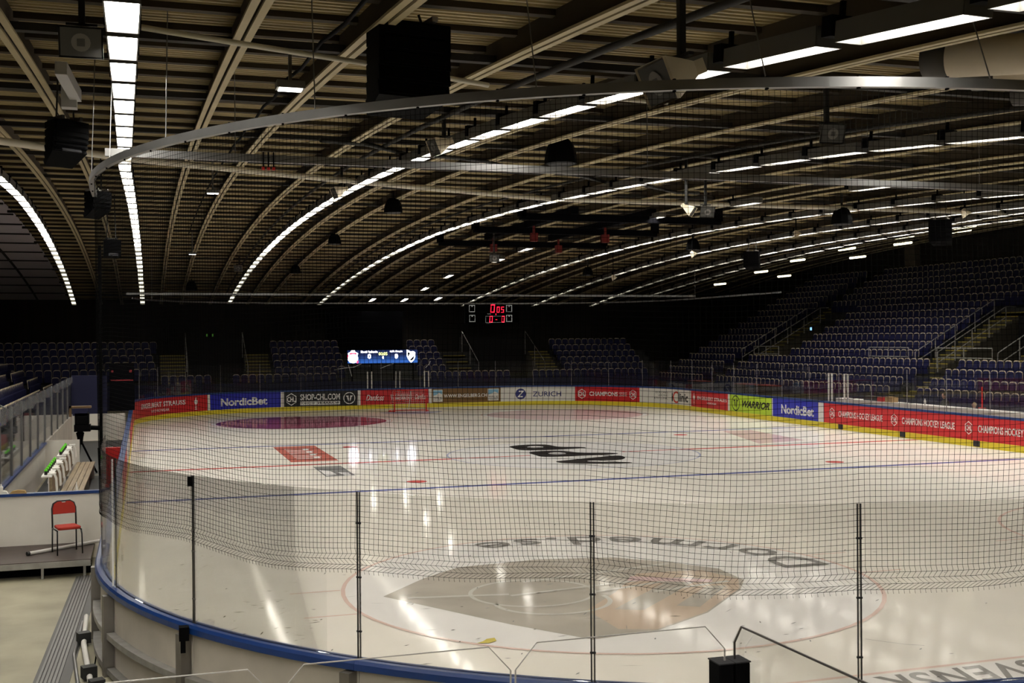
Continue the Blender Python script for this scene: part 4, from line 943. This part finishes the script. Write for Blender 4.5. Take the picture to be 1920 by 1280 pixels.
for x0, x1, y0, y1 in ((.37, .72, .04, .05), (.37, .72, .36, .37), (.37, .374, .04, .36), (.716, .72, .04, .36)): put_poly(a, [(x0, y0), (x1, y0), (x1, y1), (x0, y1)], F)
put_text(a, 'HOME', F, .38, .47, .0, .035, 0); put_text(a, 'TIME', F, .4, .47, .46, .5, 0); obj('outline', a, E_LINE, t)
for x in (.5, 3.3): a = MB(); a.bx(x-.02, x+.02, .1, .14, 1.33, 2.2); obj('hanger', a, RUB, t)
a = MB(); a.bx(11.9, 17.1, 67.6, 67.8, FZ, 6.0); flat('black_drape', 'black drape hanging behind the lit video screen', 'drape', a, BLK2)
t = thing('exit_sign', 'small green exit sign on the far wall over the entrance', 'sign', (4.5, 72.3, 4.35)); a = MB(); a.bx(0, .5, 0, .2, 0, .22); obj('housing', a, BLK, t)
a = MB(); a.add([(.02, -.004, .03), (.1, -.004, .03), (.1, -.004, .2), (.02, -.004, .2)], [(0, 1, 2, 3)]); a.add([(.4, -.004, .03), (.48, -.004, .03), (.48, -.004, .2), (.4, -.004, .2)], [(0, 1, 2, 3)]); obj('pictogram', a, emis('exit_green', (.25, .8, .1), .12), t)
t = thing('info_screen', 'tiny lit pale-blue screen in the far stairway of the side stand', 'screen', (39.6, 53.2, 4.55)); a = MB(); a.bx(-.05, .05, -.16, .16, -.14, .14); obj('case', a, BLK, t); a = MB(); a.bx(-.06, -.052, -.1, .1, -.09, .09); obj('display', a, emis('info_blue', (.3, .65, 1), 1.2), t)
# goal
t = thing('hockey_goal', 'red-framed hockey goal with white net at the far end', 'goal', (14.8, 55.2, 0))
a = MB(); a.tube([(-.915, 0, 0), (-.915, 0, 1.18), (-.9, 0, 1.22), (.9, 0, 1.22), (.915, 0, 1.18), (.915, 0, 0)], .04, 10); obj('frame', a, REDP, t)
a = MB(); a.tube([(-.915, 0, .03), (-1.15, .45, .03), (-1.0, 1.0, .03), (0, 1.15, .03), (1.0, 1.0, .03), (1.15, .45, .03), (.915, 0, .03)], .035, 8); obj('base', a, REDP, t)
a = MB()
for k in range(17):
    f = k/16; x = -.9+1.8*f; a.tube([(x, .05, 1.2), (x, .5, 1.15), (x*1.1, 1.05, .05)], .006, 3)
for k in range(10):
    z = .05+1.1*k/9; y = 1.05-.55*(z/1.15); a.tube([(-.92, .0, z), (-1.0+.1*z, y*.7, z), (-.6, y, z), (.6, y, z), (1.0-.1*z, y*.7, z), (.92, 0, z)], .006, 3)
obj('net', a, WPLA, t); a = MB(); a.tube([(.15, .5, 1.2), (.1, .95, .05)], .025, 6); obj('centre_bar', a, WPLA, t)

# ------------------------------------------------------------------ behind the long side boards: timekeepers
t = thing('timekeeper_counter', 'white timekeeper counter behind the long red board', 'counter', (30.6, 24, FZ)); a = MB(); a.bx(0, .55, 0, 13.2, 1.10, 1.16); obj('top', a, ADW, t); a = MB(); a.bx(.0, .06, 0, 13.2, 0, 1.1); obj('front', a, BW, t)
a = MB(); a.bx(30.7, 30.95, 34.2, 35.2, FZ+1.16, FZ+1.36); flat('equipment_case', 'grey equipment case on the timekeeper counter', 'case', a, GRIL)
a = MB(); a.bx(30.65, 30.95, 33.1, 33.6, FZ+1.16, FZ+1.38); flat('carton', 'small brown carton on the timekeeper counter', 'box', a, CARD)
a = MB(); a.bx(30.65, 30.95, 33.75, 34.15, FZ+1.16, FZ+1.34); flat('red_bag', 'red bag beside the carton on the counter', 'bag', a, REDP)
a = MB(); a.lathe([(.04, 0), (.045, .16), (.02, .2), (.02, .26)], (30.75, 31.1, FZ+1.16)); flat('bottle', 'white bottle on the timekeeper counter', 'bottle', a, WPLA)
a = MB(); a.tube([(31.2, 28.3, FZ+1.2), (31.2, 28.3, FZ+2.0)], .03); a.box((31.2, 28.3, FZ+1.18), (.2, .2, .04)); flat('red_stand', 'slim red stand beside the counter', 'stand', a, REDP)
def person(P, rz, label, jacket, hairm, scale=1.):
    t = thing('person', label, 'person', P, rz)
    V = [(0, 0, .0), (0, -.01, .22), (0, -.03, .45), (0, -.05, .56), (0, -.07, .64), (-.19, -.03, .52), (-.25, -.14, .28), (-.14, -.36, .22), (-.10, -.44, .21), (.19, -.03, .52), (.25, -.14, .28), (.14, -.36, .22), (.10, -.44, .21),
         (-.10, -.05, -.02), (-.12, -.42, .0), (-.12, -.42, -.42), (-.12, -.55, -.46), (.10, -.05, -.02), (.12, -.42, .0), (.12, -.42, -.42), (.12, -.55, -.46)]
    Ed = [(0, 1), (1, 2), (2, 3), (3, 4), (2, 5), (5, 6), (6, 7), (7, 8), (2, 9), (9, 10), (10, 11), (11, 12), (0, 13), (13, 14), (14, 15), (15, 16), (0, 17), (17, 18), (18, 19), (19, 20)]
    RD = [.15, .15, .16, .06, .055, .07, .05, .035, .03, .07, .05, .035, .03, .09, .075, .05, .04, .09, .075, .05, .04]
    me = bpy.data.meshes.new('body'); me.from_pydata(V, Ed, []); me.materials.append(jacket); o = link('body', me, t)
    o.modifiers.new('skin', 'SKIN'); sk = o.data.skin_vertices[0].data
    for i, r in enumerate(RD): sk[i].radius = (r, r*(.8 if i < 3 else 1))
    sk[0].use_root = True; o.modifiers.new('sub', 'SUBSURF').levels = 1
    hd = MB(); prof = [(.02, -.12), (.055, -.105), (.068, -.05), (.078, .0), (.075, .05), (.05, .09), (.015, .105)]; hd.lathe(prof, (0, -.09, .74), (0, -.12, 1), 14)
    hd.add([(-.012, -.165, .73), (.012, -.165, .73), (0, -.195, .715), (0, -.165, .765)], [(0, 1, 2), (0, 2, 3), (2, 1, 3)])
    for sx_ in (-1, 1): hd.box((sx_*.08, -.08, .735), (.012, .03, .05))
    for sx_ in (-1, 1): hd.box((sx_*.12, -.47, .21), (.06, .1, .035)); 
    for sx_ in (-1, 1):
        for f in range(4): hd.tube([(sx_*.12-.024+.016*f, -.51, .21), (sx_*.12-.024+.016*f, -.55, .205), (sx_*.12-.024+.016*f, -.575, .19)], .008, 5)
        hd.tube([(sx_*.12-sx_*.03, -.45, .21), (sx_*.12-sx_*.06, -.49, .205)], .009, 5)
    obj('head', hd, SKIN, t, True)
    f = MB()
    for sx_ in (-1, 1): f.box((sx_*.028, -.163, .757), (.018, .008, .008))
    f.box((0, -.166, .69), (.035, .008, .006)); obj('face_features', f, HAIRD, t)
    h = MB(); h.lathe([(.085, -.01), (.088, .03), (.078, .075), (.045, .108), (.01, .12)], (0, -.075, .745), (0, .12, 1), 14); obj('hair', h, hairm, t, True)
    return t
ch = person((31.5, 30.75, .92), -pi/2-.25, 'person in dark jacket seated upright behind the counter', JACK, HAIRD)
p2 = person((31.5, 29.0, .62), -pi/2-.1, 'fair-haired person seated low behind the counter', JACK, HAIRL)
for P, lab in (((31.55, 30.75, FZ), 'dark stool under the person in dark jacket'), ((31.55, 29.0, FZ), 'dark low stool under the fair-haired person')):
    h = .92-.17-FZ if 'jacket' in lab else .62-.17-FZ
    t = thing('stool', lab, 'stool', P); a = MB(); a.lathe([(.19, h-.05), (.19, h)], (0, 0, 0)); obj('seat', a, BLK, t)
    for k in range(4):
        a = MB(); a.tube([(.13*cos(k*pi/2+.78), .13*sin(k*pi/2+.78), h-.05), (.17*cos(k*pi/2+.78), .17*sin(k*pi/2+.78), 0)], .013, 6); obj('leg', a, BLK, t)
for k, (y, x) in enumerate(((46.5, 31.3), (44.6, 31.5), (51.5, 31.0))):
    a = MB(); a.bx(x-.3, x+.3, y-.8, y+.8, FZ, FZ+1.42); flat('flight_case', ['grey crate with red rim behind the lime board', 'grey crate with red rim behind the blue board', 'grey crate behind the eye clinic board'][k], 'crate', a, GRIL)
    a = MB(); a.bx(x-.32, x+.32, y-.82, y+.82, FZ+1.42, FZ+1.46); o = obj('lid', a, CREDM); o.parent = bpy.data.objects[[q.name for q in COL.objects if q.name.startswith('flight_case')][-1]]
# thin pale strips near the screen
for k, (pts, lab) in enumerate((([(11.3, 60.2, 2.3), (11.9, 60.2, 2.4), (12.5, 60.2, 2.45), (12.95, 60.2, 2.65)], 'thin white strip sagging below the screen end'), ([(14.1, 60.2, 2.35), (14.5, 60.2, 2.5), (14.9, 60.2, 2.62)], 'thin white strip below the screen middle'), ([(12.15, 60.2, 2.6), (12.35, 60.2, 1.9)], 'slim violet-white strip slanting below the screen'), ([(16.9, 60.2, 2.35), (17.15, 60.2, 2.6), (17.2, 60.2, 2.75)], 'thin white strip beside the screen'))):
    a = MB(); a.tube(pts, .018, 5); flat('pale_strip', lab, 'cord', a, LW)

# ------------------------------------------------------------------ bench side: platform, chair, bench, camera
PZ = .42
t = thing('stage_platform', 'low black stage platform beside the rink corner', 'platform', (-1.2, 13.7, FZ)); a = MB(); a.bx(-2.2, .82, -.85, .92, PZ-FZ-.05, PZ-FZ); obj('deck', a, STAGE, t)
a = MB(); a.bx(-2.2, .82, -.87, -.83, PZ-FZ-.11, PZ-FZ-.012); obj('edge_rail', a, ALU_D, t)
a = MB(); a.bx(-2.2, .82, -.5, -.48, 0, PZ-FZ-.05); obj('under_shade', a, BLK2, t)  # black sheet standing in for the shade under the platform
for x in (-1.9, .05, .72):
    a = MB(); a.bx(x-.02, x+.02, -.82, -.78, 0, PZ-FZ-.05); a.add([(x-.02, -.8, .2), (x+.02, -.8, .2), (x+.12, -.8, PZ-FZ-.06), (x-.02, -.8, PZ-FZ-.06)], [(0, 1, 2, 3)]); obj('leg', a, ALU_D, t)
t = thing('partition_wall', 'white partition board with blue cap behind the red chair', 'partition', (-1.2, 14.66, 0)); a = MB(); a.bx(-1.35, .92, 0, .06, FZ, 1.32); obj('panel', a, BW, t); a = MB(); a.bx(-1.35, .92, -.03, .09, 1.32, 1.37); obj('cap_rail', a, CAP, t)
t = thing('partition_wall', 'white side board running towards the viewer from the platform', 'partition', (-2.0, 11, 0)); a = MB(); a.bx(-.16, -.1, 0, 3.6, FZ, 1.32); obj('panel', a, BW, t); a = MB(); a.bx(-.1, -.04, .0, 3.6, FZ, .62); obj('kick_plate', a, BW, t)
# red chair
t = thing('stacking_chair', 'red upholstered stacking chair with black tube frame on the platform', 'chair', (-.80, 13.62, PZ), .28)
sh = .46
a = MB(); a.prism([(-.19, -.18), (-.16, -.21), (.16, -.21), (.2, -.17), (.18, .17), (.14, .2), (-.14, .2), (-.18, .17)], (0, 0, sh-.03), (1, 0, 0), (0, 1, 0), .05); obj('seat', a, RED, t, False, .015)
a = MB(); arc = [(-.19, 0), (-.19, .11), (-.165, .18), (-.11, .215), (-.04, .22), (-.03, .2), (.03, .2), (.04, .22), (.11, .215), (.165, .18), (.19, .11), (.19, 0)]
a.prism(arc, (0, .225, sh+.20), (1, 0, 0), (0, .14, .99), .035); obj('backrest', a, RED, t, False, .008)
fr = []
for x in (-1, 1):
    a = MB(); a.tube([(x*.2, -.17, sh-.05), (x*.205, -.2, sh-.12), (x*.21, -.22, 0)], .0125, 8); obj('leg', a, CHAIRM, t, True)
    a = MB(); a.tube([(x*.2, .2, sh-.02), (x*.205, .21, 0)], .0125, 8); obj('leg', a, CHAIRM, t, True)
    a = MB(); a.tube([(x*.2, -.19, sh-.04), (x*.2, .2, sh-.04)], .0125, 8); obj('side_rail', a, CHAIRM, t, True)
a = MB(); a.tube([(-.2, .2, sh-.04), (-.2, .21, sh+.12), (-.2, .235, sh+.3), (-.175, .25, sh+.385), (-.11, .26, sh+.425), (.11, .26, sh+.425), (.175, .25, sh+.385), (.2, .235, sh+.3), (.2, .21, sh+.12), (.2, .2, sh-.04)], .015, 8); obj('back_frame', a, CHAIRM, t, True)
t = thing('pole', 'grey aluminium pole lying on the platform behind the chair', 'pole', (0, 0, 0)); a = MB(); a.tube([(-1.42, 13.55, PZ+.035), (-.25, 14.5, PZ+.035)], .032, 8); obj('tube', a, mat('pole_grey', (.5, .48, .45), .5), t); a = MB(); a.tube([(-1.45, 13.53, PZ+.035), (-1.41, 13.56, PZ+.035)], .036, 8); obj('end_cap', a, RUB, t)
# items on the partition cap
for k, (x0, x1, m, lab) in enumerate(((-2.36, -2.16, REDP, 'dark red cloth lying on the partition cap'), (-2.14, -1.86, WPLA, 'white cloth lying on the partition cap'), (-1.84, -1.55, CARD, 'brown cloth lying on the partition cap'))):
    a = MB(); a.prism([(0, 0), (x1-x0, 0), (x1-x0-.03, .05), (.5*(x1-x0), .065), (.04, .045)], (x0+.0, 14.75, 1.37), (1, 0, 0), (0, 0, 1), .1); flat('cloth', lab, 'cloth', a, m)
t = thing('partition_wall', 'short white partition end at the picture edge', 'partition', (-2.55, 14.66, 0)); a = MB(); a.bx(-.6, -.01, 0, .06, FZ, 1.32); obj('panel', a, BW, t); a = MB(); a.bx(-.6, -.01, -.03, .15, 1.32, 1.37); obj('cap_rail', a, CAP, t)
a = MB(); a.lathe([(.035, 0), (.035, .13), (.015, .15), (.015, .18)], (-1.98, 14.69, 1.37)); flat('bottle', 'small clear bottle standing behind the partition cap', 'bottle', a, WPLA)
# players' box: back board, glass partition
t = thing('bench_backboard', 'white board with blue cap behind the players bench', 'board', (-2.3, 15.3, 0)); a = MB(); a.bx(-.06, 0, 0, 13.2, FZ, 1.1); obj('panel', a, BW, t); a = MB(); a.bx(-.1, .05, 0, 13.2, 1.1, 1.15); obj('cap_rail', a, CAP, t)
for k in range(6):
    y0 = 15.3+2.2*k; t = thing('bench_glass', 'clear glass pane behind the players bench', 'glass pane', (-2.32, y0, 1.15), 0, 'glass panes behind the players bench'); a = MB(); a.bx(-.006, .006, .03, 2.17, 0, 1.55); obj('pane', a, glass('bench_glass_%d' % k, (.88, .88, .9), .6, .05), t); a = MB(); a.bx(-.03, .03, -.03, .03, 0, 1.55); obj('post', a, ALU, t)
for k in range(5):
    y0 = 28.6+2.6*k; t = thing('bench_glass', 'clear glass pane of the second players box', 'glass pane', (-2.32, y0, 1.15), 0, 'glass panes of the second players box'); a = MB(); a.bx(-.006, .006, .03, 2.57, 0, 1.55); obj('pane', a, MATS['bench_glass_0'], t); a = MB(); a.bx(-.03, .03, -.03, .03, 0, 1.55); obj('post', a, ALU, t)
a = MB(); a.bx(-2.36, -2.28, 28.6, 41.6, FZ, 1.15); flat('bench_backboard', 'grey lower board of the second players box', 'board', a, BW2)
t = thing('partition_wall', 'white end board between the players boxes', 'partition', (-2.3, 28.5, 0)); a = MB(); a.bx(0, .95, 0, .06, FZ, 1.2); obj('panel', a, BW, t)
mb = MB(); mb.bx(-2.24, -.1, 14.75, 28.4, FZ, FZ+.003); mb.bx(-2.24, -.1, 28.6, 40.9, FZ, FZ+.003)
tag(obj('rubber_flooring', mb, RUB), 'black rubber flooring inside the players box', 'flooring')
def glare_mat():
    m = glass('glare_haze', (.75, .74, .76), .8, .22); return m  # hazy pale material and strip modelling the glare along the glass top
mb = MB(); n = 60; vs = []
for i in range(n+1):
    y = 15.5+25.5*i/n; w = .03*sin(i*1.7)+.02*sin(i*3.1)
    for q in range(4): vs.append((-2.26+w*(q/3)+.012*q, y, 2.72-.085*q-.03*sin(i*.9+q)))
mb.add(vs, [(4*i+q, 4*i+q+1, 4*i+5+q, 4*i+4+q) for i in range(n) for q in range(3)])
tag(obj('glare_strip', mb, glare_mat(), None, True), 'pale hazy strip added as glare along the top of the bench glass', 'glare strip')
# wooden bench with two backs, bottles and towels
t = thing('players_bench', 'long wooden players bench inside the rink boards', 'bench', (-1.2, 16.5, FZ))
for k in range(4):
    a = MB(); a.bx(-.2+.13*k, -.085+.13*k, 0, 11.5, .42, .46); obj('seat_plank', a, WOOD, t)
for y in (.4, 4, 7.6, 11.1): a = MB(); a.bx(-.18, .3, y-.04, y+.04, 0, .42); obj('leg', a, STEEL, t)
for k, (y0, y1, lab) in enumerate(((19.8, 23.6, 'nearer wooden back rest with white towels behind the bench'), (24.6, 27.6, 'farther wooden back rest with white towels behind the bench'))):
    t = thing('bench_back', lab, 'back rest', (-1.52, y0, FZ)); a = MB(); a.bx(-.03, .03, 0, y1-y0, .42, .95); obj('board', a, WOOD, t); a = MB(); a.bx(-.2, .03, 0, y1-y0, .95, .98); obj('shelf', a, WPLA, t)
    for y in (.05, y1-y0-.05): a = MB(); a.bx(-.05, .02, y-.04, y+.04, 0, .95); obj('support', a, WPLA, t)
    n = 4 if k == 0 else 3
    for q in range(n):
        y = y0+.15+(y1-y0-.3)*q/(n-1)
        a = MB()
        for w_ in (0, .2):
            a.tube([(-1.58, y+w_, FZ+.8), (-1.55, y+w_, FZ+1.0), (-1.46, y+w_, FZ+1.0), (-1.42, y+w_, FZ+.9), (-1.40, y+w_, FZ+.55+.05*q)], .022, 6)
        a.box((-1.5, y+.1, FZ+1.01), (.16, .2, .03)); flat('towel', 'white towel hanging over the %s back rest' % ('nearer' if k == 0 else 'farther'), 'towel', a, TOWEL, 'towels on the %s back rest' % ('nearer' if k == 0 else 'farther'))
    n = 7 if k == 0 else 6
    for q in range(n):
        y = y0+.3+(.45 if k == 0 else .4)*q; tb = thing('drink_bottle', 'dark drink bottle with green cap on the %s bench shelf' % ('nearer' if k == 0 else 'farther'), 'bottle', (-1.64, y, FZ+.98), 0, 'bottles on the %s bench shelf' % ('nearer' if k == 0 else 'farther'))
        b = MB(); b.lathe([(.036, 0), (.036, .07), (.033, .085)], (0, 0, 0), n=10); obj('body', b, RUB, tb); b = MB(); b.lathe([(.037, .085), (.037, .12), (.015, .13), (.012, .15)], (0, 0, 0), n=10); obj('cap', b, GREEN, tb)
a = MB(); a.lathe([(.05, 0), (.012, .17), (.01, .2)], (-1.05, 21.2, FZ+.46)); flat('marker_cone', 'small white cone standing on the wooden bench', 'cone', a, WPLA)
# tripod camera
t = thing('camera_tripod', 'black television camera on a tall tripod past the bench', 'camera', (-1.35, 28.9, FZ))
for k in range(3):
    a = MB(); q = 2*pi*k/3+.4; a.tube([(0, 0, 1.05), (.5*cos(q), .5*sin(q), 0)], .03, 8); obj('leg', a, BLK, t)
a = MB(); a.lathe([(.07, .9), (.09, 1.1), (.12, 1.25), (.06, 1.3)], (0, 0, 0)); obj('head', a, BLK, t)
a = MB(); a.bx(-.16, .3, -.25, .25, 1.3, 1.5); a.bx(-.14, .26, -.2, .2, 1.52, 1.85); obj('body', a, BLK, t); a = MB(); a.tube([(.3, 0, 1.4), (.6, -.05, 1.38)], .07, 10); obj('lens', a, BLK, t)
a = MB(); a.bx(-.3, .32, -.15, .2, 2.0, 2.06); a.bx(-.3, -.24, -.15, .2, 1.75, 2.06); obj('rain_cover', a, mat('cover_brown', (.12, .07, .03), .8), t); a = MB(); a.bx(-.2, .22, -.2, -.12, 1.78, 2.0); obj('viewfinder', a, NAVY, t)
a = MB(); a.lathe([(.26, 0), (.29, .8), (.3, .82)], (-.55, 28.4, FZ)); flat('waste_bin', 'round black waste bin by the tripod', 'bin', a, BLK)
a = MB(); a.bx(-.66, -.4, 28.3, 28.5, FZ+.82, FZ+.83); flat('paper_sheet', 'white sheet on the black bin', 'paper', a, WPLA)
a = MB(); a.tube([(-1.0, 36, FZ), (-1.0, 36, 7.6)], .06, 8); flat('black_pole', 'tall thin black pole rising behind the benches', 'pole', a, BLK)
a = MB(); a.bx(-2.35, -.25, 41.0, 41.1, FZ, 1.2); flat('partition_wall', 'white board closing the far end of the benches', 'partition', a, BW)
a = MB(); a.bx(-2.3, -.95, 41.2, 41.4, 1.2, 2.75); flat('navy_screen', 'dark navy screen standing behind the benches', 'screen panel', a, NAVY)
t = thing('dark_banner', 'black banner with red lettering behind the bench corner', 'banner', (-.9, 43.0, 1.2)); a = MB(); a.bx(0, 1.0, 0, .05, 0, 2.0); obj('cloth', a, BLK2, t); a = MB(); a.add([(.05, -.004, 1.25), (.95, -.004, 1.25), (.95, -.004, 1.3), (.05, -.004, 1.3)], [(0, 1, 2, 3)]); a.add([(.08, -.004, 1.6), (.16, -.004, 1.6), (.16, -.004, 1.7), (.08, -.004, 1.7)], [(0, 1, 2, 3)]); a.add([(.8, -.004, 1.6), (.9, -.004, 1.6), (.9, -.004, 1.7), (.8, -.004, 1.7)], [(0, 1, 2, 3)]); obj('lettering', a, mat('banner_red', (.2, .01, .015)), t)
a = MB(); a.bx(-.12, -.02, 44.0, 44.08, 1.0, 2.2); flat('red_pad', 'red post pad at the far end of the bench-side boards', 'pad', a, REDP)
a = MB(); a.bx(-.62, -.15, 26.2, 26.5, FZ, 1.12); flat('bench_gate', 'red bench gate standing open by the boards', 'gate', a, REDP)
a = MB(); a.tube([(-.72, 20.5, .60), (-.3, 18.6, FZ+.01)], .015, 6); flat('hockey_stick', 'thin white stick leaning by the bench', 'stick', a, WPLA)
# ------------------------------------------------------------------ floor track and fittings outside the corner
t = thing('floor_track', 'grooved aluminium floor track along the concrete', 'floor track', (0, 0, 0)); a = MB()
A = Vector((-.42, 12.9, FZ)); B = Vector((-.62, 4.0, FZ)); dv = (B-A).normalized(); nv = Vector((dv.y, -dv.x, 0))
for k in range(6): a.prism([(0, 0), (.036, 0), (.030, .018), (.006, .018)], B+nv*(-.045*k+.12), nv*1.15, (0, 0, 1), (B-A).length)
obj('profile', a, mat('track_grey', (.12, .115, .11), .5, .3), t)
a = MB(); a.prism([(-.19, 0), (.17, 0), (.17, .006), (-.19, .006)], B, nv*1.15, (0, 0, 1), (B-A).length); obj('base_strip', a, mat('track_dark', (.05, .048, .045), .6), t)
t = thing('hose_bundle', 'white pipes and black couplings behind the corner boards', 'pipes', (0, 0, 0))
a = MB(); a.tube([(-.30, 9.6, FZ+.06), (-.26, 8.0, FZ+.06), (-.1, 6.2, FZ+.06), (.25, 5.0, FZ+.06), (.9, 3.9, FZ+.06)], .035, 10); obj('pipe', a, WPLA, t, True)
a = MB(); a.tube([(-.34, 9.4, FZ+.03), (-.36, 7.6, FZ+.03), (-.2, 5.8, FZ+.03), (.15, 4.6, FZ+.03)], .022, 8); obj('pipe', a, ALU, t, True)
for P in ((-.27, 8.2, FZ+.1), (-.13, 6.5, FZ+.1), (-.02, 5.9, FZ+.1)): a = MB(); a.box(P, (.16, .14, .14), Matrix.Rotation(.3, 3, 'Z')); obj('coupling', a, RUB, t)
# ------------------------------------------------------------------ glass railing in front of the viewer
RY = -3.65
def rail_pane(x0, x1, zt, label, cl=.1, cr_=.1, y=RY):
    t = thing('glass_railing', label, 'glass railing', (x0, y, 0)); w = x1-x0; zb = 1.9
    poly = [(0, zb), (w, zb), (w, zt-cr_), (w-cr_*.9, zt), (cl*.9, zt), (0, zt-cl)]
    a = MB(); a.prism(poly, (0, 0, 0), (1, 0, 0), (0, 0, 1), .012); obj('pane', a, MATS['rail_glass'], t)
    a = MB(); a.tube([(q, -.006, z) for q, z in poly[2:]+poly[:1] if True][:4], .003, 4); a.tube([(0, -.006, zb), (0, -.006, zt-cl)], .004, 4); a.tube([(w, -.006, zb), (w, -.006, zt-cr_)], .004, 4); obj('polished_edge', a, mat('glass_edge', (.42, .40, .38), .3), t)
    return t
glass('rail_glass', (.985, .985, .98), .25, .0)
rail_pane(.30, .975, 2.94, 'glass railing pane over the white corner boards, first in the row'); rail_pane(1.0, 1.90, 2.94, 'glass railing pane with chamfered corners, second in the row')
rail_pane(1.92, 2.845, 2.94, 'glass railing pane with chamfered corners beside the black clamps')
t = thing('glass_railing', 'glass railing pane turning back towards the viewer past the clamps', 'glass railing', (2.895, RY, 0)); a = MB(); poly = [(0, 1.9), (2.2, 1.9), (2.2, 2.94), (.06, 2.94), (0, 2.86)]
a.prism(poly, (0, 0, 0), (.03, -1, 0), (0, 0, 1), .012); obj('pane', a, MATS['rail_glass'], t); a = MB(); a.tube([(0, 0, 1.9), (0, 0, 2.86), (.0, -.06, 2.94), (.06, -2.2, 2.94)], .005, 4); obj('polished_edge', a, mat('glass_edge_dark', (.05, .045, .045), .3), t)
for x, lab in ((2.832, 'black railing clamp holding the chamfered pane'), (2.908, 'black railing clamp holding the turned pane')):
    t = thing('railing_clamp', lab, 'clamp', (x, RY, 0)); a = MB(); a.bx(-.034, .034, -.05, .05, 1.9, 2.785); obj('body', a, BLK, t, False, .006); a = MB(); a.bx(-.036, .036, -.052, .052, 2.785, 2.79); obj('cap', a, GRIL, t)
